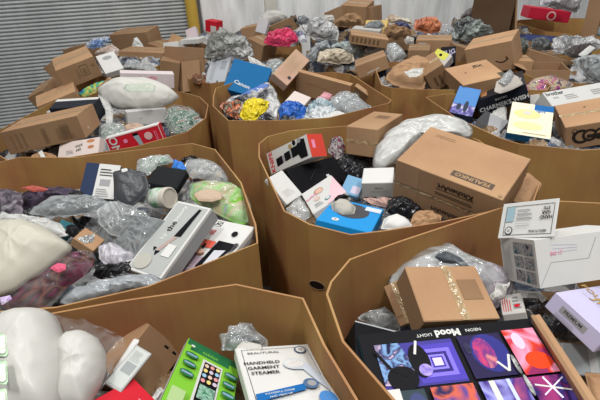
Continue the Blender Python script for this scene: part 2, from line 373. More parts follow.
def extrude_profile(name, prof, axis_pts, mat):
    """prof: list of (offset toward the room, z) ; axis_pts: start and end distance along the wall"""
    vs = []; fs = []; n = len(prof)
    for s in axis_pts:
        for q, z in prof: vs.append(W0+WD*s+WN*q+Vector((0, 0, z)))
    for i in range(n-1): fs.append((i, n+i, n+i+1, i+1))
    b = len(vs)
    for s in axis_pts:
        for q, z in (prof[0], prof[-1]): vs.append(W0+WD*s-WN*.08+Vector((0, 0, z)))
    fs += [(b, b+1, b+3, b+2), (0, b, b+2, n), (n-1, 2*n-1, b+3, b+1), tuple(range(n))[::-1]+(b, b+1)[:0]]
    return mesh_obj(name, vs, fs, mat, smooth=False)
prof = []; z = .02; ST = .043
while z < 3.2:
    prof += [(.0, z), (.010, z+ST*.12), (.018, z+ST*.4), (.015, z+ST*.75), (.0, z+ST*.9), (-.010, z+ST*.95)]; z += ST
dr = extrude_profile('door_1', prof, (-4.6, -.08), ribbed((.46, .48, .48), (.38, .40, .40))); tag(dr, kind='structure')
# ribbed wall sheet: profile runs along the wall
vs = []; fs = []; s = .1; P_ = []
while s < 9.5:
    P_ += [(s, .0), (s+.165, .0), (s+.172, -.02), (s+.193, -.02), (s+.2, 0)]; s += .2
for q in (0, 3.4):
    for a, o_ in P_: vs.append(W0+WD*a+WN*o_+Vector((0, 0, q)))
n_ = len(P_)
for i in range(n_-1): fs.append((i, i+1, n_+i+1, n_+i))
b_ = len(vs)
for q in (0, 3.4):
    for a in (P_[0][0], P_[-1][0]): vs.append(W0+WD*a-WN*.15+Vector((0, 0, q)))
fs.append((b_+1, b_, b_+2, b_+3))
tag(mesh_obj('wall_back', vs, fs, ribbed((.88, .89, .89), (.62, .63, .63))), kind='structure')
def slab(name, s0, s1, q0, q1, z0, z1, mat, parent=None):
    vs = [W0+WD*a+WN*q+Vector((0, 0, zz)) for zz in (z0, z1) for a, q in ((s0, q0), (s1, q0), (s1, q1), (s0, q1))]
    return mesh_obj(name, vs, [(3, 2, 1, 0), (4, 5, 6, 7), (0, 1, 5, 4), (1, 2, 6, 5), (2, 3, 7, 6), (3, 0, 4, 7)], mat, parent)
tag(slab('trim_1', -.06, .1, -.1, .05, 0, 3.4, flat((.16, .16, .16), .5)), kind='structure')
tag(slab('trim_2', .97, 1.13, -.1, .07, 0, 3.4, flat((.6, .58, .52), .5)), kind='structure')
# yellow post
def tube(name, p, r, h, mat, parent=None, n=24, z0=0, r2=None):
    vs = []; r2 = r if r2 is None else r2
    for rr, zz in ((r, z0), (r, z0+h*.97), (r*.9, z0+h)):
        vs += [(p[0]+rr*math.cos(2*math.pi*i/n), p[1]+rr*math.sin(2*math.pi*i/n), zz) for i in range(n)]
    fs = [(j*n+i, j*n+(i+1) % n, (j+1)*n+(i+1) % n, (j+1)*n+i) for j in range(2) for i in range(n)] + [tuple(range(n))[::-1], tuple(range(2*n, 3*n))]
    return mesh_obj(name, vs, fs, mat, parent, None, False)
yp = W0+WD*(-.03)+WN*.16
post = tube('bollard', yp, .075, 2.2, flat((.50, .33, .06), .5)); tag(post, 'tall yellow steel guard post beside the roll-up door', 'post')
# ================================================================ large cardboard bins
def scl(pts, z):
    f = (2-z)/.8; return [(x*f, y*f) for x, y in pts]
BIN = {
 'A': (1.16, [(-1.655, 2.089), (-1.455, 2.241), (-1.145, 2.195), (-0.568, 2.327), (-0.427, 2.221), (-0.251, 1.793), (-0.163, 1.422), (-0.15, 1.305), (-0.464, 1.085), (-0.71, 1.017), (-1.303, 0.993), (-1.65, 1.233)]),
 'F': (1.2, [(-0.666, 0.947), (-0.506, 0.987), (-0.193, 1.035), (-0.003, 0.96), (0.043, 0.787), (0.099, 0.634), (0.14, 0.3), (0.1, -0.05), (-0.05, -0.2), (-0.95, -0.2), (-1.12, -0.05), (-1.249, 0.615), (-1.13, 0.853)]),
 'B': (1.19, [(-0.187, 2.005), (-0.198, 2.188), (-0.155, 2.283), (-0.032, 2.356), (0.266, 2.391), (0.739, 2.309), (0.89, 2.095), (0.951, 1.592), (0.829, 1.405), (0.709, 1.393), (0.483, 1.333), (0.28, 1.289), (0.163, 1.28), (0.026, 1.352), (-0.062, 1.466)]),
 'H': (1.22, [(1.265, 1.258), (1.037, 1.364), (0.862, 1.387), (0.692, 1.362), (0.31, 1.181), (0.137, 1.1), (0.072, 0.998), (0.056, 0.941), (0.081, 0.774), (0.173, 0.594), (0.2145, 0.39), (0.2925, 0.2925), (1.3162500000000001, 0.2925), (1.305, 0.377), (1.322, 1.144)]),
 'C': (1.2, [(-0.572, 3.171), (-0.584, 3.37), (-0.457, 3.54), (0.03, 3.739), (0.344, 3.688), (0.448, 3.605), (0.611, 2.822), (0.581, 2.75), (0.191, 2.531), (-0.088, 2.506), (-0.396, 2.554), (-0.536, 2.896)]),
 'D': (1.12, [(-1.677, 2.397), (-1.526, 2.259), (-1.274, 2.286), (-0.904, 2.411), (-0.661, 2.629), (-0.59, 2.902), (-0.624, 3.214), (-0.725, 3.449), (-0.911, 3.657), (-1.553, 3.829), (-1.881, 3.712), (-1.931, 2.695)]),
 'E': (1.2, [(0.834, 2.858), (0.879, 2.41), (0.989, 2.061), (1.041, 1.978), (1.276, 1.871), (1.379, 1.866), (1.855, 1.893), (1.98, 2.054), (1.952, 2.641), (1.834, 2.772), (0.981, 2.916)]),
 'J': (1.1, [(-1.237, 5.163), (-1.167, 4.906), (-0.958, 4.182), (-0.731, 3.958), (-0.009, 4.306), (0.066, 4.604), (-0.034, 5.195), (-1.1, 5.604)]),
 'K': (1.0, [(0.11, 5.082), (0.127, 4.753), (0.571, 4.455), (1.073, 4.416), (1.159, 4.731), (1.149, 5.282), (0.145, 5.548)]),
 'L': (1.2, [(0.62, 3.237), (0.674, 3.139), (0.892, 3.019), (1.63, 2.884), (1.716, 3.004), (1.689, 3.693), (1.609, 3.85), (0.777, 4.013), (0.683, 3.94)]),
 'M': (1.15, [(-2.185, 4.502), (-2.103, 4.316), (-1.741, 4.27), (-1.384, 4.481), (-1.221, 5.083), (-1.361, 5.443), (-2.258, 5.638), (-2.387, 5.505)]),
 'O': (1.25, [(2.687, 5.748), (2.649, 4.953), (2.908, 4.44), (3.877, 4.037), (3.966, 5.483), (3.28, 5.949), (2.798, 5.913)]),
 'N': (1.15, [(1.858, 3.494), (2.015, 3.189), (2.858, 3.015), (3.008, 3.239), (2.952, 4.019), (1.957, 4.286)]),
 'S': (1.15, [(1.896, 4.484), (1.959, 4.376), (2.734, 4.164), (3.307, 4.008), (3.38, 4.196), (2.888, 4.422), (2.6, 4.942), (1.975, 5.14)]),
 'T': (1.15, [(-1.351, 5.87), (-1.184, 5.713), (-0.015, 5.367), (0.108, 5.481), (0.06, 6.448), (-1.229, 6.408)]),
 'U': (1.1, [(1.999, 5.846), (2.028, 5.291), (2.66, 5.185), (2.73, 5.95), (2.644, 6.2), (2.092, 6.358)]),
 'R': (1.0, [(0.185, 5.662), (0.281, 5.537), (1.307, 5.264), (1.385, 4.771), (1.885, 4.603), (1.917, 5.286), (1.892, 6.124), (0.299, 6.326)]),
}
BLAB = {
 'A': 'large open cardboard bin at left heaped with bagged clothes and a white styling tool box', 'F': 'large open cardboard bin in the bottom left corner with the green tablet box inside',
 'B': 'large open cardboard bin in the centre with an oval hand hole in its side', 'H': 'large open cardboard bin at bottom right with the dark light box inside',
 'C': 'rounded open cardboard bin holding the yellow bag, behind the centre bin', 'D': 'open cardboard bin at far left with the long brown carton across it',
 'E': 'open cardboard bin at right holding the pale yellow boxed set', 'J': 'open cardboard bin holding the blue box tilted upright',
 'K': 'open cardboard bin holding the beige bag, back centre', 'L': 'open cardboard bin under the brown carton with marker writing on top',
 'M': 'open cardboard bin in front of the roll-up door at back left', 'O': 'wide shallow-looking cardboard bin at the back right below the red box',
 'T': 'cardboard bin in the back row behind the pink bag', 'U': 'cardboard bin before the big shade-dark open carton at back right',
 'N': 'cardboard bin under the bagged goods at the right edge', 'S': 'cardboard bin below the green camouflage bundle, back right', 'R': 'cardboard bin against the white wall, back centre'}
def offset(poly, d):
    n = len(poly); out = []; A = sum(poly[i-1][0]*poly[i][1]-poly[i][0]*poly[i-1][1] for i in range(n)); sg = 1 if A > 0 else -1
    for i in range(n):
        p, q, r = Vector(poly[i-1]), Vector(poly[i]), Vector(poly[(i+1) % n])
        a = (q-p).normalized(); b = (r-q).normalized(); na = Vector((-a.y, a.x))*sg; nb = Vector((-b.y, b.x))*sg
        m = (na+nb); m = m/max(.5, m.length_squared)*2 if m.length > .1 else na
        out.append(tuple(q+m*d/ (2/ max(.5, 1)) if False else q+(na+nb).normalized()*d))
    return out
def cardbin(k, z, poly):
    n = len(poly); inn = offset(poly, .006); vs = []; fs = []; fm = []
    sg = random.Random(k)
    rz = [z+sg.uniform(-.004, .004) for _ in range(n)]
    for (P, Z) in ((poly, [0]*n), (poly, rz), (inn, rz), (inn, [.02]*n)): vs += [(P[i][0], P[i][1], Z[i]) for i in range(n)]
    for i in range(n):
        j = (i+1) % n
        for t in range(3): fs.append((t*n+i, t*n+j, (t+1)*n+j, (t+1)*n+i)); fm.append(1 if t == 1 else 0)
    fs += [tuple(range(n))[::-1], tuple(range(3*n, 4*n))]; fm += [0, 0]
    A = sum(poly[i-1][0]*poly[i][1]-poly[i][0]*poly[i-1][1] for i in range(n))
    if A < 0: fs = [f[::-1] for f in fs]
    o = mesh_obj('cardboard_bin', vs, fs, [kraft(.98, 1), kraft(1.05, .6)], None, fm); tag(o, BLAB[k], 'cardboard bin', 'large open cardboard bins')
    return o
BO = {k: cardbin(k, *v) for k, v in BIN.items()}
# oval hand hole in the centre bin: dark disc painted for the shade inside
hh = Pz(317, 285, .9); a_ = Vector((0.026, 1.352, 0)); b2 = Vector((0.163, 1.28, 0)); t_ = (b2-a_).normalized(); nn = Vector((t_.y, -t_.x, 0))
d_ = ray(317, 285); o_ = Vector((0, 0, CAMH)); tt = (a_-o_).dot(nn)/d_.dot(nn); c_ = o_+d_*tt
pts = []; NN = 24
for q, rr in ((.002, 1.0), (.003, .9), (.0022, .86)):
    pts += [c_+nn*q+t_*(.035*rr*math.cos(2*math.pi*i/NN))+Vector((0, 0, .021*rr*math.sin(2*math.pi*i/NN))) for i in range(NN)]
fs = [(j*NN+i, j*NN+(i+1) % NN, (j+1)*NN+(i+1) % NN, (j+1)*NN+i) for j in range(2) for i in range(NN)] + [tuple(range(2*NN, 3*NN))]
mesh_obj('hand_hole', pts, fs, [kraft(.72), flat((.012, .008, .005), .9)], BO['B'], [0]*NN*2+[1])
# heap of loose packaging that fills each bin
HL = {'A': 'packaging under the bagged clothes in the left bin', 'F': 'packaging deep in the bottom left bin', 'B': 'packaging under the boxes of the centre bin', 'H': 'packaging deep in the bottom right bin',
      'C': 'packaging under the yellow bag', 'D': 'packaging under the long brown carton', 'E': 'packaging under the pale yellow boxed set', 'J': 'packaging under the tilted blue box', 'K': 'packaging under the beige bag',
      'L': 'packaging under the carton with marker writing', 'M': 'packaging in the bin before the roll-up door', 'O': 'packaging in the wide bin at back right', 'N': 'packaging at the right edge', 'S': 'packaging under the green camouflage bundle', 'R': 'packaging along the white wall', 'T': 'packaging in the back row bin behind the pink bag', 'U': 'packaging before the big dark carton'}
HZ = {'A': .97, 'F': .93, 'B': .98, 'H': .93, 'C': 1.0, 'D': .98, 'E': 1.03, 'J': 1.04, 'K': 1.08, 'L': 1.12, 'M': 1.12, 'O': .8, 'N': 1.1, 'S': 1.05, 'R': 1.2, 'T': 1.2, 'U': 1.22}
def heap(k):
    z, poly = BIN[k]; inn = offset(poly, .03); n0 = len(inn); cx = sum(p[0] for p in inn)/n0; cy = sum(p[1] for p in inn)/n0
    N = 72; M = 26; L = [0]; P = inn+[inn[0]]
    for i in range(n0): L.append(L[-1]+math.dist(P[i], P[i+1]))
    bd = []
    for q in range(N):
        s = L[-1]*q/N; i = max(j for j in range(n0) if L[j] <= s); t = (s-L[i])/max(1e-9, L[i+1]-L[i]); bd.append((P[i][0]+(P[i+1][0]-P[i][0])*t, P[i][1]+(P[i+1][1]-P[i][1])*t))
    vs = [(cx, cy, HZ[k])]; fs = []
    for j in range(1, M+1):
        r = j/M
        for i in range(N):
            x = cx+(bd[i][0]-cx)*r; y = cy+(bd[i][1]-cy)*r; v = Vector((x, y, ord(k)))
            cell = noise.cell(v*9); h = .05*noise.noise(v*5)+.035*(1-abs(noise.noise(v*13)*2))+.03*cell
            vs.append((x, y, HZ[k]-.03+h+(.05*(1-r*r))))
    for i in range(N): vs.append((bd[i][0], bd[i][1], .03))
    for i in range(N): fs.append((0, 1+i, 1+(i+1) % N))
    for j in range(M):
        for i in range(N): fs.append((1+j*N+i, 1+(j+1)*N+i, 1+(j+1)*N+(i+1) % N, 1+j*N+(i+1) % N))
    fs.append(tuple(1+M*N+i for i in range(N))[::-1])
    if sum(bd[i-1][0]*bd[i][1]-bd[i][0]*bd[i-1][1] for i in range(N)) < 0: fs = [f[::-1] for f in fs]
    o = mesh_obj('packaging_heap', vs, fs, heap_mat(.75), None, None, False); tag(o, 'jumbled loose '+HL[k], 'packaging', None, 'stuff')
for k in BIN: heap(k)
# ================================================================ CENTRE BIN
PI = math.pi
def a_keal(a):
    a.rect(.50, .10, .88, .22, flat((.09, .065, .045))); a.text('FEALINKO', .69, .16, .028, kraft(1.1), PI, .02)
    a.lines(.12, .80, .34, .88, 2, INK, .12); a.disc(.965, .05, .007, flat((.3, .2, .12))); 
def a_kealf(a):
    a.rect(0, 0, .245, 1, kraft(1.12)); a.line(0, .47, 1, .47, .003, kraft(.5)); a.rect(.0, .40, 1, .46, TAPE)
    a.text('KitchenArt', .60, .78, .030, INK, PI, .03); a.line(.42, .70, .78, .70, .003, INK); a.lines(.42, .56, .80, .64, 2, INK, .4)
    a.text('KitchenArt', .56, .17, .028, INK, PI, .02)
box('kealinko', 'carton', 'large tan carton with upside-down lettering block resting tilted in the centre bin', 'carton', kraft(1.14), {'top': a_keal, 'front': a_kealf, 'left': lambda a: a.rect(0, .4, 1, .46, TAPE)}, fmats={'front': K, 'left': K})  # lit top in lighter kraft, shaded front and left in darker
pouch('loose_flap', 'bent brown cardboard flap poking up behind the lower right corner of the tan carton', 'cardboard flap', [(528, 172), (543, 184), (530, 207), (508, 200), (520, 185)], K, z=1.17, th=.006, cr=.002, pitch=35)
box('brown_slot', 'carton', 'brown carton with a handle slot on top at the back of the centre bin', 'carton', K, {'top': lambda a: a.rect(.35, .6, .8, .8, KD).rect(.4, .64, .75, .76, kraft(.5)), 'front': lambda a: a.rect(0, .44, 1, .55, TAPE)})
box('white_small', 'gift_box', 'small plain white box with a fine printed line in the centre bin', 'box', WH, {'front': lambda a: a.text('MINI', .55, .62, .017, GR, 0, .01).text('SET OF 2 PCS', .55, .38, .012, GR, 0, .01)})
def a_knife(a):
    a.rect(0, 0, 1, 1, WH); a.text('KNIFE', .09, .5, .04, RED, PI/2, .03)
    a.poly([(.20, .2), (.36, .26), (.36, .62), (.20, .56)], BK); a.poly([(.36, .3), (.42, .32), (.42, .6), (.36, .58)], GR); a.poly([(.42, .28), (.56, .32), (.56, .68), (.42, .64)], BK); a.poly([(.56, .34), (.60, .34), (.60, .66), (.56, .66)], GR)
    a.poly([(.60, .30), (.74, .34), (.78, .12), (.94, .12), (.94, .88), (.84, .94), (.74, .74), (.60, .72)], BK); a.disc(.6, .82, .012, GOLD); a.disc(.7, .9, .012, BK); a.disc(.82, .9, .012, GR)
box('knife', 'kitchen_tool_box', 'red and white tool box with black handle picture at the centre bin back left', 'box', WH, {'front': a_knife, 'right': lambda a: a.rect(0, 0, 1, 1, flat((.6, .06, .04))).rect(.2, .4, .4, .75, PINK)}, fmats={'right': flat((.6, .06, .04))})
box('black_flat', 'flat_carton', 'flat black carton between the red tool box and the pink baby box', 'box', BK, {'top': lambda a: a.rect(.62, .1, .68, .4, WH).line(.3, .4, .5, .7, .002, DG)})
box('white_left', 'gift_box', 'plain white box against the left side of the centre bin', 'box', WH, {'top': lambda a: a.lines(.2, .2, .8, .45, 4, OFF, .3)})
def a_pink(a):
    a.poly([(.45, 0), (1, 0), (1, .9)], flat((.75, .5, .55))); a.ell(.45, .68, .14, .12, flat((.45, .25, .18))); a.ell(.46, .66, .1, .1, flat((.65, .42, .33)))
    a.ell(.3, .42, .1, .08, flat((.6, .45, .4))); a.text('baby', .2, .6, .03, PINK, .3); a.disc(.55, .2, .014, TEAL); a.disc(.55, .2, .010, WH); a.lines(.15, .12, .4, .28, 3, GR)
box('pink', 'baby_box', 'white and pink box with baby pictures in the centre bin', 'box', WH, {'top': a_pink})
def a_tray(a):
    a.ell(.47, .62, .33, .3, flat((.06, .06, .07))); a.disc(.3, .16, .014, WH); a.text('K', .3, .16, .016, INK); a.rect(.68, .75, .98, .92, flat((.55, .6, .7)))
tr_ = box('bluetray', 'toy_box', 'bright blue window box with a grey plush showing, at the front of the centre bin', 'box', flat((.01, .25, .6), .35), {'top': a_tray, 'front': lambda a: a.lines(.3, .3, .7, .7, 2, SKY, .3)})
pouch('plush_toy', 'pale grey plush head showing in the window of the bright blue box', 'toy', [(331, 204), (338, 199), (348, 200), (356, 207), (354, 217), (342, 220), (332, 214)], flat((.42, .4, .35), .8), z=1.165, th=.035, cr=.002)
pouch('toy_headband', 'thin dark arch over the grey plush in the blue box', 'headband', [(334, 199), (338, 195), (346, 194), (350, 197), (346, 198), (339, 200), (336, 204)], BK, z=1.185, th=.012, cr=.001, power=4)
box('lightblue', 'booklet', 'pale blue booklet behind the bright blue window box', 'booklet', flat((.16, .33, .5)), {'top': lambda a: a.rect(.5, .1, .95, .5, flat((.5, .45, .55)))})
pouch('packing_bag', 'large clear bag of white packing pellets behind the tan carton', 'bag', [(373, 168), (374, 150), (385, 133), (404, 121), (440, 114), (466, 120), (474, 130), (470, 140), (430, 135), (400, 160), (388, 167), (380, 171)], MILK, z=1.2, th=.09, cr=.008, power=2.2, fin=.97, contents=WH, cname='pellets', cs=.93)
pouch('lemon_dish', 'small round dish with a yellow centre at the front rim of the centre bin', 'dish', [(380, 229), (384, 218), (396, 214), (408, 219), (413, 226), (400, 231)], WH, z=1.14, th=.025, cr=.001, contents=flat((.6, .52, .15)), cs=.7, pitch=10, cname='yellow_centre')
pouch('black_bag', 'crumpled black bag beside the tan carton front', 'bag', [(386, 214), (388, 200), (402, 193), (418, 198), (424, 212), (414, 221), (398, 218)], BKBAG, z=1.1, th=.05)
pouch('paper_wad', 'crumpled brown paper at the front rim of the centre bin', 'paper', [(408, 224), (414, 213), (430, 210), (442, 218), (440, 226), (422, 230)], KL, z=1.13, th=.03, cr=.012)
pouch('dark_pouch', 'black plastic pouch behind the small white box', 'bag', [(335, 176), (336, 160), (346, 152), (375, 158), (368, 172), (360, 184), (345, 178)], BKBAG, z=1.05, th=.04)
pouch('boxed_item', 'small dark bottle pack between the red tool box and the brown carton', 'package', [(328, 152), (331, 139), (340, 136), (345, 145), (344, 158), (334, 160)], mottled([(.03, .02, .03), (.4, .35, .35), (.02, .02, .03), (.25, .05, .08)], 40), z=1.12, th=.03)
pouch('silver_sachet', 'clear sachet beside the pink baby box at the left rim', 'bag', [(286, 208), (300, 196), (312, 214), (300, 224), (290, 218)], CLEAR, z=1.12, th=.02, contents=OFF)
pouch('pink_mailer', 'pinkish flat mailer under the small white box', 'mailer', [(362, 198), (392, 198), (390, 208), (370, 204)], flat((.5, .32, .28)), z=1.1, th=.015)
# ================================================================ BOTTOM RIGHT BIN
def a_mood(a):
    def pic(u0, v0, u1, v1, m): a.rect(u0, v0, u1, v1, m)
    pur = mottled([(.02, .01, .12), (.05, .04, .4), (.2, .16, .8), (.03, .02, .2), (.5, .4, .9)], 14); 
    a.rect(0, 0, 1, 1, BK)
    a.text('NEON', .65, .935, .012, WH, PI, .01, 1.2); a.text('Mood', .50, .93, .027, WH, PI, .045); a.text('LIGHT', .365, .925, .012, WH, PI, .01, 1.2)
    pic(.07, .42, .50, .86, flat((.05, .04, .25)))
    for i, c in enumerate([(.07, .05, .4), (.2, .15, .75), (.03, .02, .18), (.25, .2, .8), (.05, .03, .3), (.6, .55, .95)]):
        s_ = .5**(i*.45)*.19; a.rect(.38-s_*.62, .63-s_*1.0, .38+s_*.62, .63+s_*1.0, flat(c, .35))
    a.poly([(.07, .45), (.22, .42), (.25, .62), (.2, .86), (.07, .86)], mottled([(.01, .01, .05), (.2, .35, .6), (.02, .02, .1), (.5, .4, .55)], 30))
    a.ell(.285, .66, .055, .17, BK); a.ell(.30, .56, .035, .06, mottled([(.2, .15, .5), (.5, .4, .8)], 40)); a.ell(.17, .5, .08, .12, BK)
    a.line(.06, .8, .12, .6, .008, BK); a.line(.12, .6, .2, .52, .008, BK); a.line(.3, .86, .27, .72, .006, WH)
    pic(.53, .42, .77, .86, flat((.02, .015, .06))); a.ell(.67, .66, .10, .2, flat((.03, .03, .2))); a.ell(.64, .66, .055, .16, mottled([(.5, .05, .15), (.15, .03, .2), (.6, .2, .2)], 26))
    a.line(.72, .46, .76, .62, .006, WH); a.line(.72, .46, .68, .56, .006, WH); a.ell(.56, .72, .02, .06, mottled([(.1, .08, .2), (.02, .02, .05)], 20))
    pic(.79, .40, .975, .87, mottled([(.62, .08, .28), (.5, .03, .04), (.72, .3, .45), (.6, .04, .01), (.25, .02, .1)], 9))
    a.ell(.90, .53, .07, .09, flat((.65, .05, .01))); a.ell(.85, .74, .03, .09, flat((.8, .5, .68)))
    pic(.06, .02, .25, .38, flat((.03, .05, .06))); a.rect(.05, .2, .13, .4, WH); a.ell(.2, .2, .05, .15, flat((.05, .06, .16)))
    pic(.28, .02, .50, .38, mottled([(.02, .02, .08), (.6, .12, .06), (.1, .05, .25), (.8, .25, .08)], 16))
    pic(.53, .02, .76, .38, mottled([(.06, .04, .35), (.35, .35, .75), (.05, .02, .2), (.4, .08, .15)], 9)); a.rect(.58, .15, .61, .38, WH); a.rect(.67, .1, .69, .38, flat((.5, .55, .9)))
    pic(.78, .02, .98, .37, mottled([(.02, .01, .08), (.15, .1, .45), (.02, .01, .1), (.3, .03, .15)], 10)); a.line(.8, .3, .97, .22, .004, WH); a.line(.86, .36, .9, .16, .005, flat((.7, .65, .9))); a.line(.82, .2, .96, .34, .003, flat((.7, .65, .9)))
    a.ell(.765, .5, .012, .1, mottled([(.02, .02, .02), (.5, .5, .5)], 60)); a.ell(.77, .3, .012, .1, mottled([(.02, .02, .02), (.5, .5, .5)], 60))
box('mood', 'light_box', 'black light box with blue, purple and red photos and upside-down lettering at bottom right', 'box', BK, {'top': a_mood, 'left': lambda a: a.rect(0, 0, 1, 1, flat((.03, .1, .13)))})
box('panel', 'cardboard_panel', 'long folded cardboard strip along the right edge of the light box', 'cardboard', KL, {'top': lambda a: a.rect(.0, 0, .42, 1, kraft(.85))})
box('blackback', 'dark_carton', 'black carton corner sticking up behind the left end of the light box', 'box', BK, {'top': lambda a: a.line(0, .99, 1, .99, .004, flat((.35, .37, .38)))})
def a_cart(a):
    a.line(.55, 0, .55, 1, .0035, kraft(.7)); a.rect(.50, .0, .60, 1, TAPE); a.rect(.63, .35, .9, .72, kraft(.74))
    for q in (.15, .3, .5, .62, .8): a.ell(.56, q, .012, .02, WH, 6)
box('carton', 'carton', 'light brown taped carton standing tilted behind the light box', 'carton', kraft(1.12), {'top': a_cart}, fmats={'left': KD})  # left face in darker kraft: its shade is put into the colour
box('pack2', 'carton', 'small brown taped carton wedged left of the light brown taped carton', 'carton', kraft(.95), {'top': lambda a: a.rect(.0, .2, 1, .24, KD).rect(.3, 0, .5, 1, TAPE)})
def a_sb(a):
    a.rect(0, 0, 1, 1, WH); a.line(.01, .03, .14, .5, .0015, GR); a.line(.14, .5, .52, .48, .0012, GR); a.line(.52, .48, .62, .9, .0015, GR)
    for q in range(3): a.line(.17, .86-q*.08, .42, .80-q*.05, .001, LAV)
    a.text('BG 17', .2, .68, .014, PINK, 0, .01)
def a_sl(a):
    a.rect(0, 0, 1, 1, OFF)
    for i in range(2):
        for j in range(3): a.rect(.40+i*.29, .06+j*.3, .66+i*.29, .31+j*.3, mottled([(.04, .04, .05), (.3, .28, .28), (.05, .1, .12)], 50))
    a.lines(.06, .1, .33, .92, 7, GR, .35, 'v')
sb = box('steamerbox', 'appliance_box', 'white appliance box with small side pictures and printed white lid on the right rim', 'box', WH, {'front': a_sb, 'left': a_sl})
def a_fl(a):
    a.frame(.1, .08, .95, .88, .0015, DG); a.rect(.11, .45, .26, .87, flat((.3, .42, .48))); a.disc(.2, .2, .013, DG); a.disc(.2, .2, .010, WH); a.text('25', .2, .2, .010, INK, PI)
    a.text('BEAUTURAL', .72, .16, .010, INK, PI, .02)
    for q, t in enumerate(('HAND', 'GAR', 'STE')): a.text(t, .84, .52+q*.12, .013, INK, PI, .03)
    a.lines(.32, .5, .62, .84, 3, GR, .3); a.lines(.32, .3, .6, .42, 2, GR, .2)
f_ = box('flap', 'open_lid', 'opened white lid with upside-down printed panel', 'x', WH, {'front': a_fl})
del f_['category']
f_.parent = sb; f_.matrix_parent_inverse = (Matrix.Translation(sb.location) @ sb.rotation_euler.to_matrix().to_4x4()).inverted()
def a_lav(a):
    a.ell(.36, .86, .13, .05, GOLD) ; a.text('FOLDING', .36, .62, .030, GOLD, 0, .02); a.text('JIMOO', .70, .55, .045, GOLD, 0, .02); a.line(.1, .45, .6, .45, .001, GR)
def a_lavf(a):
    a.rect(.22, .38, .72, .72, GR); a.text('PREMIUM', .47, .55, .013, DG, 0, .02); a.lines(.2, .1, .6, .3, 2, GR, .3)
box('lavender', 'shoe_box', 'pale lavender box with an oval hole and gold lettering at the right edge', 'box', LAV, {'top': a_lav, 'front': a_lavf})
box('redwhite', 'small_box', 'small white box with red marks between the taped carton and the picture-sided box', 'box', OFF, {'top': lambda a: a.lines(.1, .1, .5, .9, 4, RED, .3, 'v').lines(.55, .2, .9, .9, 4, GR, .3).disc(.7, .3, .008, RED)})
box('greymail', 'mailer', 'flat grey mailer below the lavender box', 'mailer', flat((.28, .30, .31)), {'top': lambda a: a.rect(.55, 0, .75, 1, flat((.45, .46, .46)))})
pouch('plain_mailer', 'beige flat carton in the bottom right corner', 'carton', [(584, 372), (606, 374), (612, 410), (600, 420), (590, 395)], kraft(1.2), z=1.03, th=.02, cr=.002)
pouch('bubble_bag', 'large clear bubble bag arching behind the light brown taped carton', 'bag', [(386, 286), (392, 268), (408, 253), (430, 244), (450, 243), (470, 256), (492, 266), (512, 280), (520, 296), (500, 302), (478, 300), (440, 290), (400, 296)], CLEAR, z=1.1, th=.08, contents=film((.5, .5, .52), .8), cs=.85)
pouch('dark_tube', 'dark curved tube inside the bubble bag behind the taped carton', 'tube', [(430, 256), (444, 250), (460, 257), (476, 272), (470, 276), (455, 266), (440, 262)], flat((.06, .07, .08), .3), z=1.16, th=.02, cr=.001)
pouch('grey_garment', 'mauve grey bagged garment right of the light brown taped carton', 'garment', [(474, 270), (486, 262), (506, 268), (516, 282), (508, 300), (496, 312), (486, 300), (478, 284)], film((.3, .27, .3), 1, .4, .4, 10), z=1.1, th=.03)
pouch('white_sachet', 'shiny white sachet between the grey garment and the small red-marked box', 'bag', [(488, 296), (500, 284), (510, 282), (508, 292), (494, 302)], WPL, z=1.14, th=.015)
pouch('film_scraps', 'crumpled clear film above the black carton corner', 'bag', [(356, 318), (368, 310), (384, 306), (398, 318), (402, 332), (380, 330)], CLEAR, z=1.02, th=.03, contents=flat((.06, .05, .045)))
pouch('white_sack', 'white plastic left of the light box near the bottom edge', 'bag', [(343, 376), (356, 378), (368, 384), (374, 404), (352, 412), (346, 395)], MILK, z=.98, th=.04, contents=GR)
# ================================================================ BOTTOM LEFT BIN
def a_steam(a):
    a.frame(.07, -.01, .93, .94, .0012, DG); a.text('BEAUTURAL', .34, .875, .0125, DG, 0, .005, 1.25)
    for q, t in enumerate(('HANDHELD', 'GARMENT', 'STEAMER')): a.text(t, .275, .71-q*.08, .0165, INK, 0, .018, 1.05)
    a.disc(.83, .88, .0165, flat((.06, .09, .15))); a.disc(.83, .88, .0125, WH); a.text('25', .83, .88, .012, INK)
    a.poly([(.60, .64), (.72, .7), (.84, .62), (.93, .42), (.93, .22), (.84, .36), (.74, .55), (.62, .56)], flat((.50, .55, .62), .3)); a.ell(.66, .645, .14, .085, flat((.5, .53, .58))); a.ell(.66, .65, .12, .065, WH)
    for i in range(5): a.disc(.58+i*.04, .64+.01*i, .0012, GR)
    a.poly([(.07, .14), (.66, .25), (.66, .33), (.07, .24)], BLUE); a.text('POWERFUL STEAM', .35, .245, .0085, WH, .13, .01); a.text('FAST HEAT UP', .35, .20, .0085, WH, .13, .01)
    a.disc(.74, .32, .019, flat((.08, .14, .25))); a.disc(.75, .32, .011, GR); a.ell(.85, .1, .1, .1, SKY)
box('steam', 'steamer_box', 'white handheld garment steamer box with blue stripe at the bottom', 'box', WH, {'top': a_steam})
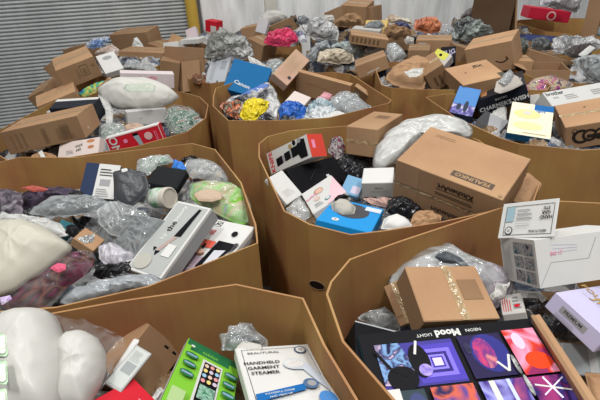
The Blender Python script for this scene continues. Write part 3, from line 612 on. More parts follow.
def a_green(a):
    G2 = flat((.02, .16, .06)); a.rect(.0, 0, 1, 1, GREENP); a.rect(.02, .9, .98, 1, G2); a.rect(.1, .83, .82, .93, G2); a.text('tablet', .46, .88, .02, GREENP, 0, .01)
    a.rect(.36, .12, .72, .78, WH); a.rect(.40, .2, .69, .75, BK)
    cs_ = [(.7, .5, .4), (.7, .3, .3), (.75, .6, .2), (.6, .5, .6), (.3, .5, .7)]
    for i in range(3):
        for j in range(4): a.ell(.45+i*.095, .70-j*.075, .036, .026, flat(cs_[(i+j*2) % 5]))
    a.rect(.42, .22, .67, .40, mottled([(.02, .1, .05), (.3, .5, .4), (.05, .2, .1)], 60))
    for (u, v) in ((.16, .72), (.17, .58), (.18, .44), (.86, .55), (.87, .41), (.86, .68)): a.ell(u, v, .12, .042, G2, 12); a.rect(u-.09, v-.012, u+.09, v+.012, flat((.25, .35, .5)))
    a.disc(.12, .84, .006, WH); a.rect(.05, .02, .26, .2, flat((.4, .55, .25)))
gb = box('green', 'tablet_box', 'bright green box picturing a phone with round icons', 'box', flat((.10, .3, .06)), {'top': a_green, 'left': lambda a: a.rect(0, 0, 1, 1, OFF)})
box('brownF', 'carton', 'brown carton standing on its corner at the back of the bottom left bin', 'carton', kraft(.95), {'top': lambda a: a.rect(.55, .86, .66, .9, BK).rect(.78, .86, .88, .9, BK)})
box('redF', 'red_box', 'red box corner at the bottom edge beside the bagged white pillow', 'box', RED, {'top': lambda a: a.lines(.45, .55, .75, .8, 3, flat((.7, .3, .35)), .3)})
box('labelF', 'shipping_packet', 'grey packet with a pale shipping label leaning on the brown carton corner', 'packet', flat((.42, .43, .42)), {'top': lambda a: a.rect(.08, .05, .92, .95, flat((.5, .52, .5))).rect(.2, .35, .8, .6, flat((.3, .32, .32))).lines(.2, .65, .8, .9, 6, GR, .2)})
pouch('label_strip', 'narrow white label strip beside the grey packet', 'label', [(112, 372), (134, 338), (140, 340), (120, 376)], WH, z=1.1, th=.006, cr=.001)
q_ = pouch('bagged_pillow', 'big white pillow in clear bag with green print filling the bottom left corner', 'pillow', [(-4, 326), (8, 315), (30, 311), (56, 314), (62, 330), (68, 352), (66, 385), (60, 420), (-10, 430), (-40, 400), (-40, 350)], WPL, z=1.2, th=.13, cr=.004, power=2.2, fin=1.0, pitch=20)
for j, v in enumerate((334, 362, 390)):
    attach(pouch('green_print', 'x', 'x', [(-3, v), (5, v-2), (7, v), (8, v+20), (6, v+23), (-4, v+22)], film((.45, .62, .42), 1, .4, .3, 30), z=1.285-.008*j, th=.003, cr=.001, pitch=20), q_)
    attach(pouch('print_lines', 'x', 'x', [(-3, v+3), (4, v+1), (5, v+3), (6, v+17), (4, v+20), (-4, v+19)], film((.74, .74, .68), 1, .4, .3, 30), z=1.288-.008*j, th=.003, cr=.001, pitch=20), q_)
pouch('rolled_pillow', 'round white rolled pillow in clear film, bottom left', 'pillow', [(60, 345), (70, 334), (86, 331), (98, 338), (106, 352), (106, 375), (98, 392), (88, 412), (60, 412), (62, 380)], WPL, z=1.17, th=.1, cr=.003, power=2.2, fin=1.0)
pouch('clear_wrap', 'loose clear film around the rolled pillow, bottom left', 'plastic film', [(50, 313), (75, 318), (105, 327), (122, 335), (128, 344), (118, 362), (106, 385), (94, 398), (72, 372), (60, 340)], CLEARL, z=1.18, th=.03, cr=.012)
pouch('clear_bag', 'crumpled clear bag behind the white handheld steamer box', 'bag', [(220, 350), (223, 336), (232, 328), (240, 326), (250, 321), (258, 332), (270, 342), (262, 348), (240, 356)], CLEAR, z=1.08, th=.05, cr=.02, contents=film((.25, .26, .27), .8))
pouch('white_flap', 'small cream card in front of the crumpled clear bag', 'card', [(236, 348), (243, 340), (262, 345), (262, 350), (240, 356)], OFF, z=1.1, th=.006, cr=.002)
pouch('clear_packet', 'clear film scrap left of the green phone box', 'bag', [(152, 398), (160, 386), (166, 392), (160, 410), (150, 412)], MILK, z=1.04, th=.02)
# ================================================================ LEFT BIN
def a_shav(a):
    a.rect(.05, .03, .95, .97, flat((.38, .39, .38), .3)); a.text('the', .36, .64, .034, INK, PI/2, .03); a.text('beauty', .34, .83, .027, WH, PI/2, .02); a.text('by', .34, .49, .027, WH, PI/2, .02)
    a.poly([(.60, .52), (.78, .54), (.80, .78), (.82, .94), (.74, .94), (.68, .78)], BK); a.poly([(.60, .52), (.72, .53), (.50, .30), (.42, .32)], flat((.4, .3, .27), .3)); a.poly([(.40, .3), (.54, .31), (.46, .24)], BK); a.poly([(.30, .34), (.40, .34), (.36, .29)], BK)
    a.rect(.62, .26, .86, .42, WH); a.ell(.3, .14, .22, .1, flat((.42, .41, .36)))
box('shaver', 'styling_tool_box', 'long white windowed box picturing a slim black styling tool', 'box', WH, {'top': a_shav, 'right': lambda a: a.rect(0, 0, 1, .8, GR)})
def a_bp(a):
    a.frame(.06, .86, .30, .96, .0015, INK); a.text('BLAC', .18, .91, .022, INK, 0, .02); a.text('SPACE', .2, .76, .016, RED, 0, .02); a.text('SAVER', .2, .71, .016, RED, 0, .02)
    a.rect(.0, .45, .50, .58, flat((.7, .12, .08))); a.rect(0, 0, .5, .28, flat((.33, .25, .3))); a.lines(.05, .05, .45, .24, 4, OFF, .25)
    a.disc(.74, .78, .013, BK); a.ell(.26, .33, .2, .05, flat((.25, .1, .06))); a.ell(.26, .36, .17, .05, flat((.75, .5, .4))); a.rect(.12, .42, .18, .5, BK); a.rect(.3, .42, .36, .5, BK)
    a.poly([(.55, .60), (.96, .60), (.90, .46), (.74, .14), (.62, .04), (.50, .10)], BK); a.poly([(.62, .42), (.84, .46), (.76, .10), (.62, .10)], flat((.55, .56, .6), .2)); a.poly([(.92, .62), (1, .62), (.94, .4)], DG)
box('bpan', 'coffee_maker_box', 'white red and black boxed coffee appliance beside the long white windowed box', 'box', WH, {'top': a_bp, 'right': lambda a: a.rect(0, 0, 1, .5, GR)})
def a_navy(a):
    a.rect(0, 0, .38, 1, flat((.010, .024, .07))); a.rect(.38, 0, 1, 1, WH); a.rect(.5, .35, .8, .55, GR); a.lines(.45, .65, .85, .9, 3, INK, .4); a.lines(.45, .05, .85, .3, 4, GR, .4)
box('navy', 'clothing_packet', 'navy and white packet with a barcode standing against the back wall of the left bin', 'packet', flat((.010, .024, .07)), {'front': a_navy})
box('blackpouch', 'black_case', 'plain black padded case behind the round tub', 'case', flat((.012, .013, .015), .5), bev=.012)
box('foil', 'carton', 'tiny kraft carton with torn silver foil above the maroon garment', 'carton', KL, {'top': lambda a: a.poly([(.1, .1), (.5, .05), (.7, .5), (.5, .95), (.3, .6)], film((.75, .75, .76), 1, .2, 1, 40))})
box('clearbox', 'clear_case', 'clear plastic case with creased film in the middle of the left bin', 'case', film((.30, .32, .33), .7, .12), {'top': lambda a: a.frame(.03, .03, .97, .97, .003, GR)})
box('teal', 'small_box', 'tiny teal box behind the big white comforter bag', 'box', flat((.03, .14, .17)))
pouch('comforter_bag', 'big cream comforter in a clear bag on the left side of the left bin', 'comforter', [(-8, 222), (14, 220), (30, 222), (50, 230), (66, 241), (74, 248), (60, 262), (36, 278), (16, 292), (-8, 300), (-30, 290), (-30, 240)], film((.50, .475, .40), 1, .4, .2, 5, spec=.25), z=1.2, th=.1, cr=.005, power=2.4, fin=.97, pitch=22)
pouch('maroon_garment', 'maroon patterned garment in clear bag beside the cream comforter', 'garment', [(-5, 308), (10, 292), (40, 272), (60, 256), (78, 249), (92, 250), (98, 260), (92, 272), (70, 286), (52, 304), (40, 316), (10, 318)], CLEARL, z=1.15, th=.05, cr=.01, contents=mottled([(.02, .004, .008), (.10, .004, .03), (.03, .015, .015), (.13, .04, .03), (.015, .006, .006), (.12, .008, .045)], 12), cs=.95)
pouch('pink_tag', 'bright pink tag on the maroon garment', 'tag', [(50, 268), (58, 263), (66, 264), (66, 270), (58, 273)], flat((.6, .1, .18)), z=1.215, th=.006, cr=.002)
pouch('lilac_print', 'small lilac and white card at the bottom left end of the maroon garment', 'card', [(-2, 298), (10, 295), (12, 299), (2, 305)], mottled([(.35, .2, .5), (.7, .65, .75)], 60), z=1.19, th=.006, cr=.002)
pouch('grey_mailer', 'long silvery grey bag along the front rim of the left bin', 'bag', [(56, 304), (68, 290), (100, 282), (130, 275), (150, 273), (164, 280), (172, 286), (140, 292), (100, 300), (70, 306)], film((.32, .34, .36), .8), z=1.12, th=.04, contents=film((.25, .26, .28), 1), cs=.9)
pouch('black_wrap', 'black crumpled bag above the long silvery bag', 'bag', [(92, 276), (96, 268), (110, 264), (128, 262), (132, 270), (118, 276), (100, 280)], BKBAG, z=1.1, th=.03)
pouch('lavender_film', 'thin lilac-grey film between the maroon garment and the clear plastic case', 'bag', [(98, 246), (110, 242), (126, 250), (140, 256), (124, 266), (106, 266), (98, 258)], film((.5, .48, .53), .7), z=1.1, th=.025, contents=GR)
tb = pouch('baby_wipes', 'green and tan baby wipes pack at the right end of the left bin', 'package', [(187, 196), (190, 183), (206, 180), (232, 182), (244, 190), (251, 206), (251, 222), (242, 228), (215, 214), (196, 204)], film((.7, .8, .65), .1, .1), z=1.11, th=.05, cr=.006, contents=mottled([(.12, .38, .02), (.2, .45, .04), (.42, .32, .22), (.15, .4, .03), (.12, .16, .2)], 9), cs=.97)
attach(pouch('oval_picture', 'x', 'x', [(193, 194), (200, 190), (214, 189), (222, 193), (222, 199), (212, 202), (198, 201)], flat((.48, .36, .26)), z=1.155, th=.008, cr=.001), tb)
# round tub on its side
def tub():
    n = 32; c = Pz(168, 198, 1.12); ax = Vector((.80, -.42, .18)).normalized(); e1 = Vector((0, 0, 1)); e1 = (e1-ax*e1.dot(ax)).normalized(); e2 = ax.cross(e1)
    def ring(t, r): return [c+ax*t+(e1*math.cos(2*PI*i/n)+e2*math.sin(2*PI*i/n))*r for i in range(n)]
    def tubeprof(name, pr, mat, par=None):
        vs = []; fs = []
        for t, r in pr: vs += ring(t, r)
        for j in range(len(pr)-1):
            for i in range(n): fs.append((j*n+i, j*n+(i+1) % n, (j+1)*n+(i+1) % n, (j+1)*n+i))
        fs += [tuple(range(n))[::-1], tuple(range((len(pr)-1)*n, len(pr)*n))]
        return mesh_obj(name, vs, fs, mat, par, None, False)
    o = tubeprof('tub', [(-.085, .040), (-.083, .043), (-.002, .045)], film((.6, .64, .58), 1, .3, .1, 10)); tag(o, 'round tub with pale lid and green label lying on its side in the left bin', 'tub')
    tubeprof('lid', [(-.012, .0475), (.010, .0475), (.013, .045), (.013, .040), (.009, .039)], flat((.55, .5, .43), .4), o)
    tubeprof('label', [(-.07, .0435), (-.069, .0455), (-.026, .0462), (-.025, .0448)], mottled([(.6, .62, .58), (.1, .32, .12), (.65, .66, .62)], 14), o)
tub()
pouch('clear_packet', 'clear sachet stack with white label left of the round tub', 'packet', [(128, 192), (134, 182), (150, 184), (152, 200), (146, 206), (132, 200)], CLEAR, z=1.12, th=.03, contents=WH)
pouch('grey_mailer', 'dark grey poly mailer with a small white label beside the navy packet', 'mailer', [(114, 200), (113, 172), (128, 168), (146, 173), (150, 188), (142, 200), (128, 210)], film((.055, .058, .065), 1, .35, .2, 8, spec=.3), z=1.17, th=.03, cr=.003, pitch=40)
pouch('white_label', 'small white label on the dark grey poly mailer', 'label', [(121, 169), (127, 168), (131, 180), (124, 183)], WH, z=1.215, th=.004, cr=.001, pitch=40)
pouch('green_packet', 'clear bag with a green strip at the back of the left bin', 'bag', [(136, 172), (137, 160), (152, 155), (168, 154), (176, 162), (160, 166), (148, 176)], CLEAR, z=1.1, th=.03, contents=mottled([(.05, .25, .12), (.5, .55, .5), (.3, .35, .32)], 14))
pouch('black_sleeve', 'black sleeve along the back rim of the left bin', 'bag', [(158, 156), (164, 150), (186, 151), (206, 156), (212, 160), (190, 162), (172, 160)], BKBAG, z=1.08, th=.02)
pouch('blue_packet', 'bright blue packet peeking beside the black case', 'packet', [(172, 168), (174, 160), (182, 162), (186, 168), (180, 172)], flat((.05, .2, .6), .3), z=1.12, th=.015)
pouch('clear_bag', 'clear bag of small goods above the baby wipes pack', 'bag', [(182, 168), (186, 160), (202, 158), (214, 162), (226, 170), (238, 180), (232, 184), (208, 180), (190, 178)], CLEAR, z=1.1, th=.035, contents=mottled([(.45, .38, .3), (.5, .5, .5), (.12, .12, .12), (.55, .5, .42)], 20))
pouch('clear_bag', 'long pointed silver-grey bag between the purple garment and the clear plastic case', 'bag', [(27, 214), (38, 203), (56, 196), (80, 194), (98, 196), (112, 204), (98, 212), (76, 216), (50, 218)], film((.34, .36, .37), .45), z=1.13, th=.04, contents=film((.05, .065, .06), 1), cs=.85)
pouch('clear_bag', 'wrinkled clear film around the navy packet foot', 'bag', [(96, 210), (112, 200), (132, 206), (148, 212), (150, 224), (138, 240), (110, 236), (98, 224)], CLEAR, z=1.13, th=.035, cr=.018, contents=film((.16, .17, .175), 1))
pouch('purple_garment', 'dark purple-grey garment bag along the back wall of the left bin', 'garment', [(18, 210), (22, 192), (44, 187), (72, 188), (84, 192), (78, 198), (54, 198), (34, 208)], mottled([(.012, .008, .016), (.07, .05, .08), (.012, .012, .015)], 14, .35), z=1.1, th=.04)
pouch('grey_pattern_bag', 'pale mauve patterned bag at the left frame edge in the left bin', 'bag', [(-8, 212), (-8, 190), (10, 189), (22, 194), (24, 212), (14, 218)], mottled([(.2, .17, .2), (.05, .04, .055), (.3, .28, .3)], 16, .35), z=1.12, th=.04)
pouch('coral_strip', 'coral cloth strip on the dark purple-grey garment bag', 'cloth', [(20, 188), (32, 185), (46, 188), (52, 191), (34, 192)], flat((.4, .09, .07)), z=1.14, th=.01, cr=.002)
pouch('bubble_wrap', 'white bubble wrap behind the cream comforter', 'bubble wrap', [(-6, 222), (2, 212), (20, 215), (44, 218), (62, 224), (70, 236), (60, 238), (40, 228), (14, 222)], MILK, z=1.14, th=.03, contents=OFF)
pouch('black_sock', 'small black cloth beside the tiny kraft carton', 'cloth', [(64, 234), (66, 226), (76, 225), (80, 230), (74, 238)], flat((.012, .012, .014)), z=1.12, th=.02)
pouch('pink_packet', 'pale pink scrap under the round tub', 'packet', [(148, 226), (156, 220), (162, 224), (152, 234)], flat((.5, .3, .3)), z=1.08, th=.015)
# ================================================================ FAR LEFT BIN
def a_long(a):
    for u in (.10, .17, .24, .50, .53, .74, .78, .82): a.lines(u, .15, u+.035, .85, 2, kraft(.45), .35, 'v')
    a.lines(.68, .2, .9, .75, 5, kraft(.5), .25)
box('longbox', 'carton', 'long brown carton lying across the far left bin', 'carton', kraft(.68), {'front': a_long, 'right': lambda a: a.disc(.3, .3, .008, WH)}, fmats={'right': kraft(1.15), 'top': K})  # front kraft darkened as shaded, top and end lighter as lit
def a_toy(a):
    a.rect(0, 0, 1, 1, flat((.68, .58, .54))); a.ell(.78, .88, .1, .08, flat((.5, .22, .1))); a.ell(.8, .6, .08, .08, flat((.45, .2, .1))); a.text('toys', .5, .75, .03, INK, .2); a.text('set', .5, .55, .03, INK, .2); a.lines(.2, .4, .4, .6, 3, GR, .3)
box('toybox', 'toy_box', 'pinkish white flat box with small brown pictures in front of the long brown carton', 'box', flat((.62, .53, .5)), {'front': a_toy})
def a_redd(a):
    a.frame(.01, .02, .99, .98, .004, WH); a.text('NO', .14, .55, .07, WH, PI/2, .02); a.disc(.34, .62, .013, PINK); a.poly([(.50, .75), (.60, .78), (.62, .2), (.56, .1)], flat((.3, .38, .42))); a.rect(.50, .76, .60, .9, BK); a.disc(.76, .58, .024, WH); a.disc(.76, .58, .021, flat((.7, .4, .42))); a.lines(.88, .2, .94, .8, 2, PINK, .3, 'v')
box('redD', 'red_box', 'red box with two pale round badges at the front of the far left bin', 'box', RED, {'front': a_redd}, fmats={'top': WH})
box('blackD', 'screen_box', 'black and white box leaning behind the long brown carton', 'box', flat((.02, .022, .03)), {'top': lambda a: a.rect(0, .75, 1, 1, WH), 'front': lambda a: a.rect(.55, .3, .75, .9, OFF).rect(.88, 0, .94, 1, WH)})
def a_pw(a): a.disc(.36, .7, .012, flat((.3, .05, .15))); a.ell(.58, .62, .1, .2, mottled([(.6, .1, .2), (.7, .5, .5)], 40)); a.text('fun', .48, .7, .025, PINK)
box('pinkwhite', 'gift_box', 'long white box with pink pictures behind the bagged white pillow', 'box', flat((.68, .6, .6)), {'front': a_pw})
box('whiteD', 'gift_box', 'plain white box in front of the bagged white pillow, above the red box', 'box', WH, {'front': lambda a: a.rect(.3, .45, .36, .5, GR)})
box('brownD1', 'carton', 'brown carton behind the far left bin under the big brown carton', 'carton', KL)
pq = pouch('bagged_pillow', 'plump white pillow bag on top of the far left bin', 'pillow', [(97, 92), (106, 85), (120, 80), (145, 79), (160, 83), (172, 89), (180, 97), (172, 104), (158, 108), (140, 110), (116, 109), (103, 102)], film((.58, .57, .53), 1, .5, .3, 12, spec=.2), z=1.2, th=.15, cr=.006, power=2.1, fin=1.0, pitch=35)
attach(pouch('printed_panel', 'x', 'x', [(124, 89), (126, 84), (150, 83), (156, 86), (154, 92), (130, 92)], mottled([(.5, .52, .46), (.42, .48, .38), (.56, .55, .5)], 40), z=1.315, th=.004, cr=.001, pitch=35), pq)
pouch('pillow_neck', 'twisted plastic end of the plump white pillow bag', 'bag', [(98, 94), (108, 100), (114, 112), (112, 124), (106, 128), (108, 116), (100, 104)], MILK, z=1.14, th=.02, contents=OFF)
pouch('green_foliage_bag', 'clear bag with dark green foliage at the right of the far left bin', 'bag', [(163, 118), (166, 108), (176, 104), (190, 107), (201, 114), (200, 124), (190, 132), (174, 136), (166, 128)], CLEARL, z=1.1, th=.05, contents=mottled([(.01, .06, .03), (.3, .33, .3), (.02, .1, .05), (.4, .4, .38), (.15, .08, .05)], 14), cs=.92)
pouch('green_stripe_bag', 'crumpled clear bag with green stripes left of the red box', 'bag', [(98, 138), (100, 124), (112, 122), (124, 124), (126, 132), (108, 142)], CLEAR, z=1.08, th=.03, contents=mottled([(.5, .5, .48), (.1, .2, .14), (.55, .52, .48)], 20))
pouch('peach_packet', 'peach packet above the red box', 'packet', [(122, 128), (130, 123), (142, 124), (146, 128), (130, 133)], flat((.5, .36, .28)), z=1.08, th=.02)
pouch('colour_packet', 'blue green and yellow packets beside the black and white box', 'packet', [(78, 94), (86, 88), (96, 84), (106, 80), (110, 84), (98, 92), (84, 97)], mottled([(.03, .15, .5), (.1, .4, .15), (.6, .5, .1), (.5, .5, .45)], 14), z=1.17, th=.03, pitch=40)
pouch('dark_scrap', 'torn brown card scraps at the front of the far left bin', 'cardboard scrap', [(24, 160), (34, 154), (42, 151), (56, 155), (58, 160), (40, 162)], KL, z=1.04, th=.015, cr=.01)
pouch('white_tag', 'small white tag under the long brown carton', 'tag', [(38, 152), (42, 150), (46, 158), (42, 160)], WH, z=1.07, th=.004, cr=.001)
# ================================================================ BIN WITH THE YELLOW BAG
pouch('yellow_bag', 'bright yellow bundle in a clear bag', 'bag', [(241, 118), (242, 104), (250, 99), (262, 98), (270, 102), (266, 112), (256, 120), (248, 123)], film((.85, .68, .02), 1, .3, .7, 20), z=1.14, th=.06, cr=.02, pitch=30)
pouch('print_mailer', 'black and white printed mailer with blue stripe behind the yellow bundle', 'mailer', [(218, 104), (232, 96), (250, 90), (268, 82), (276, 90), (281, 104), (276, 122), (262, 124), (236, 120), (224, 114)], film((.62, .62, .62), 1, .3, .6, 14, (.03, .03, .04)), z=1.09, th=.04, cr=.02, pitch=35)
pouch('blue_stripe', 'blue stripe packet on the black and white printed mailer', 'packet', [(240, 95), (262, 84), (270, 84), (266, 90), (246, 99)], flat((.12, .2, .5)), z=1.17, th=.01, pitch=35)
pouch('orange_print_bag', 'crumpled orange and black printed bag left of the yellow bundle', 'bag', [(219, 106), (228, 101), (242, 101), (242, 112), (238, 120), (226, 114)], mottled([(.45, .35, .26), (.03, .03, .03), (.6, .15, .05), (.5, .45, .4)], 24, .4), z=1.12, th=.03, cr=.015)
pouch('blue_bag', 'crumpled royal blue bag next to the white tilted box', 'bag', [(278, 120), (280, 106), (288, 101), (300, 103), (307, 108), (304, 117), (292, 122)], film((.02, .12, .5), 1, .3, .7, 16), z=1.11, th=.05, cr=.02)
box('whiteC', 'gift_box', 'white box tilted behind the crumpled royal blue bag', 'box', flat((.68, .6, .56)))
pouch('white_plastic', 'wrinkled white and teal plastic bags in the middle of the bin behind the centre bin', 'bag', [(304, 118), (308, 104), (318, 98), (330, 100), (336, 110), (330, 118), (316, 121)], film((.62, .66, .68), 1, .3, .7, 16, (.25, .35, .4)), z=1.12, th=.05, cr=.02)
pouch('clear_bag', 'round crumpled clear bag at the right of the bin with the yellow bundle', 'bag', [(328, 104), (334, 94), (346, 91), (358, 95), (366, 104), (374, 110), (368, 115), (350, 118), (334, 114)], CLEAR, z=1.12, th=.07, cr=.02, contents=film((.38, .4, .42), 1), pitch=35)
pouch('pink_scrap', 'small pink-topped white packet near the back of the yellow bundle bin', 'packet', [(318, 98), (324, 92), (332, 94), (332, 99), (324, 100)], flat((.62, .3, .34)), z=1.12, th=.02)
pouch('white_sheet', 'flat white packet at the front rim below the round crumpled clear bag', 'packet', [(322, 118), (336, 111), (346, 113), (350, 117), (330, 121)], WH, z=1.1, th=.015)
box('longC', 'carton', 'long narrow brown carton standing in the back of the yellow bundle bin', 'carton', K, {'front': lambda a: a.line(.2, .6, .6, .55, .004, KD)}, fmats={'top': kraft(1.3)})  # top in paler kraft, painted as lit from above
box('flatC', 'carton', 'slim brown carton leaning at the right wall of the yellow bundle bin', 'carton', kraft(.9), {'front': lambda a: a.rect(.05, .5, .4, .75, flat((.4, .38, .3)))}, fmats={'top': KL})  # light on the top is put into a lighter kraft
pouch('grey_bag', 'dark grey bag beside the slim brown carton', 'bag', [(358, 106), (366, 104), (374, 108), (370, 114), (360, 113)], SMOKE, z=1.1, th=.03, contents=DG)
# ================================================================ BIN WITH THE BLUE BOX
box('bluebox', 'electronics_box', 'large blue box tilted upright left of the tan lined carton', 'box', flat((.008, .12, .30), .45), {'top': lambda a: a.text('Canon', .42, .26, .05, WH, -.2, .02), 'right': lambda a: a.rect(0, 0, 1, 1, SKY)})
box('tanbox', 'carton', 'tan carton with faint printed lines leaning right of the blue box', 'carton', kraft(1.45, -1), {'top': lambda a: a.lines(.2, .1, .8, .9, 7, kraft(1.1), .15, 'v').disc(.8, .2, .015, DG)})
box('maiJ', 'mailer', 'pale grey printed mailer standing left of the blue box', 'mailer', flat((.42, .44, .47)), {'top': lambda a: a.lines(.2, .1, .4, .9, 3, GR, .4, 'v').rect(.6, .5, .85, .8, flat((.3, .32, .36)))})
pouch('white_envelope', 'white envelope behind the blue box', 'envelope', [(248, 56), (254, 58), (270, 68), (262, 68), (250, 64)], WH, Y=4.15, th=.01, pitch=50)
pouch('grey_plastic', 'big crumpled grey plastic over the back of the blue box bin', 'bag', [(203, 60), (206, 44), (212, 34), (220, 28), (232, 32), (246, 37), (251, 46), (242, 50), (228, 52), (214, 58)], film((.40, .41, .39), .9, .3, .8, 16, (.18, .18, .16)), Y=4.5, th=.10, cr=.035, pitch=50, contents=flat((.2, .2, .19)))
pouch('grey_plastic', 'second fold of crumpled grey plastic just above the blue box', 'bag', [(206, 58), (218, 52), (236, 48), (252, 47), (254, 54), (246, 60), (232, 58), (216, 60)], film((.45, .45, .45), .9, .3, .8, 16, (.15, .14, .12)), Y=4.2, th=.06, cr=.025, pitch=45, contents=GR)
pouch('clear_bag', 'crumpled clear bag between the blue box and the tan lined carton', 'bag', [(264, 68), (268, 60), (278, 58), (284, 62), (278, 72), (270, 76)], CLEAR, Y=3.9, th=.04, contents=mottled([(.35, .36, .33), (.12, .14, .12), (.5, .5, .48)], 20))
pouch('pink_bag', 'bright pink bag of goods behind the tan lined carton', 'bag', [(264, 44), (266, 34), (278, 29), (290, 28), (297, 34), (298, 42), (290, 46), (276, 46)], film((.78, .05, .16), 1, .35, .7, 16, (.5, .02, .08)), Y=4.9, th=.09, cr=.03, pitch=50)
# items behind
def carton(name, label, cat, corners_px, Y, h, mat, yawdeg=0, depth=.3, tilt=0, arts=None, group=None):
    """an upright carton whose front face spans the two pixels, at distance Y"""
    tilt = -tilt if tilt >= 20 else tilt
    (x0, y0), (x1, y1) = corners_px; a = Py(x0, y0, Y); b = Py(x1, y1, Y+math.tan(math.radians(yawdeg))*1.0*abs(Py(x1, y1, Y).x-a.x))
    w = (b-a).length; ux = (b-a).normalized(); up = Vector((0, -math.sin(math.radians(tilt)), math.cos(math.radians(tilt)))); up = (up-ux*up.dot(ux)).normalized(); bk = up.cross(ux)
    bm = box_geo(w, depth, h, .003); me = bpy.data.meshes.new(name); bm.to_mesh(me); bm.free(); me.materials.append(mat)
    o = link(name, me); c = (a+b)/2+bk*depth/2-up*h/2
    o.matrix_world = Matrix.Translation(c) @ Matrix((ux, bk, up)).transposed().to_4x4(); tag(o, label, cat, group)
    if cat == 'carton':
        Art((w, depth, h), 'top').rect(0, .42, 1, .58, TAPE).done(o, 'packing_tape')
        if w > .2 and h > .12 and len(label) % 3 == 0: Art((w, depth, h), 'front').rect(.08, .5, .3, .85, OFF).done(o, 'shipping_label')
    for face, fn in (arts or {}).items():
        q = Art((w, depth, h), face); fn(q); q.done(o)
    return o
carton('carton', 'brown carton among grey plastic left of the pink bag', 'carton', ((240, 29), (262, 24)), 5.4, .22, K, 10, .3)
carton('carton', 'narrow brown carton above the pink bag', 'carton', ((266, 28), (292, 17)), 5.5, .14, KD, 10, .25)
carton('carton', 'dark brown open carton right of the grey plastic', 'carton', ((248, 38), (264, 46)), 4.9, .3, kraft(.8), -10, .3)
pouch('white_roll', 'white rolled pad against the wall above the narrow brown carton', 'pillow', [(260, 18), (266, 12), (280, 12), (288, 17), (284, 22), (270, 25), (262, 24)], WPL, Y=5.9, th=.12, power=2.2, fin=1.0, cr=.005, pitch=50)
carton('gift_box', 'white box leaning against the brown carton left of the pink bag', 'box', ((259, 17), (269, 20)), 5.3, .16, flat((.55, .53, .55)), 0, .05, 20)
carton('sign_box', 'red and white box near the wall trim', 'box', ((205, 20), (216, 22)), 5.8, .14, RED, 0, .15, 0, {'front': lambda a: a.rect(.5, 0, 1, .6, WH)})
# bin left of it and before the door
M_ = 4.3
carton('carton', 'brown carton standing in the bin right of the white box', 'carton', ((181, 62), (199, 60)), 4.1, .28, kraft(.95), 0, .05, 25)
pouch('rust_object', 'rust brown bundle beside the brown carton in the bin below the door post', 'bundle', [(190, 80), (194, 74), (206, 75), (206, 82), (198, 84)], mottled([(.25, .1, .05), (.1, .05, .03), (.3, .2, .12)], 20), Y=3.9, th=.03)
carton('gift_box', 'white box with dark side on top of the bin in front of the yellow post', 'box', ((163, 43), (178, 41)), 4.9, .09, WH, 0, .3, -25)
carton('carton', 'brown carton between the two white boxes in front of the yellow post', 'carton', ((172, 33), (184, 38)), 5.2, .16, KL, 0, .3, 35)
carton('gift_box', 'pale pink box tilted in front of the yellow post', 'box', ((185, 30), (195, 26)), 5.2, .14, flat((.55, .46, .48)), 0, .06, 30)
carton('gift_box', 'slim white box lying beside the yellow post', 'box', ((180, 40), (198, 39)), 5.0, .05, WH, 0, .2)
carton('bin_flap', 'brown cardboard flap of the bin below the yellow post', 'cardboard flap', ((164, 46), (204, 48)), 4.45, .5, kraft(.9), -10, .012, -12)
carton('carton', 'open brown carton under the slim white box', 'carton', ((160, 60), (180, 63)), 4.3, .3, kraft(.85), 20, .3)
carton('carton', 'big brown carton at the left end of the roll-up door', 'carton', ((109, 35), (146, 32)), 5.2, .24, kraft(.95), 0, .3, 8)
pouch('white_cone', 'white cloth peak on the big brown carton before the door', 'cloth', [(131, 50), (134, 38), (137, 37), (143, 45), (145, 50)], WH, Y=4.9, th=.03, pitch=65)
carton('carton', 'low brown carton in front of the white cloth peak', 'carton', ((118, 51), (163, 53)), 4.5, .3, K, 8, .3)
carton('carton', 'half-buried brown carton right of the low brown carton', 'carton', ((147, 43), (165, 49)), 5.0, .3, kraft(.8), 0, .3)
pouch('tool_case', 'silver and black tool pouch below the low brown carton', 'pouch', [(118, 60), (128, 56), (140, 59), (142, 64), (130, 68)], film((.4, .42, .45), 1, .3, .6, 20, (.03, .03, .05)), Y=4.3, th=.03)
pouch('grey_bag', 'long grey padded bag behind the white box with pink pictures', 'bag', [(116, 72), (120, 66), (135, 63), (150, 64), (158, 70), (156, 74), (130, 72)], film((.28, .29, .29), 1, .35, .5, 12), Y=3.85, th=.06, pitch=50)
pouch('blue_bag', 'blue and white crumpled bag above the big brown carton', 'bag', [(85, 47), (88, 42), (98, 38), (108, 36), (110, 41), (102, 47), (92, 49)], film((.2, .32, .6), 1, .35, .7, 18, (.5, .52, .56)), Y=4.6, th=.05, cr=.02, pitch=55)
box('whiteM', 'white_box', 'white square box with a grey pattern beside the big brown carton', 'box', WH, {'top': lambda a: a.ell(.5, .75, .25, .1, GR)})
pouch('beige_packets', 'beige and pink small packets behind the white square box', 'packet', [(94, 54), (100, 48), (112, 44), (120, 50), (118, 58), (108, 56)], mottled([(.5, .4, .36), (.35, .25, .2), (.6, .55, .52)], 24), Y=4.5, th=.05, pitch=50)
def a_big(a): a.frame(.55, .3, .74, .8, .006, kraft(.42)); a.lines(.44, .25, .52, .8, 2, kraft(.42), .3, 'v'); a.lines(.59, .4, .7, .7, 3, kraft(.42), .3); a.rect(.85, .6, .93, .7, kraft(.6))
box('bigM', 'carton', 'big brown carton with dark stencil on its front, left pile', 'carton', kraft(.95), {'front': a_big}, fmats={'top': KL, 'front': kraft(.8)})  # one card: top lightened as lit, front darkened as shaded
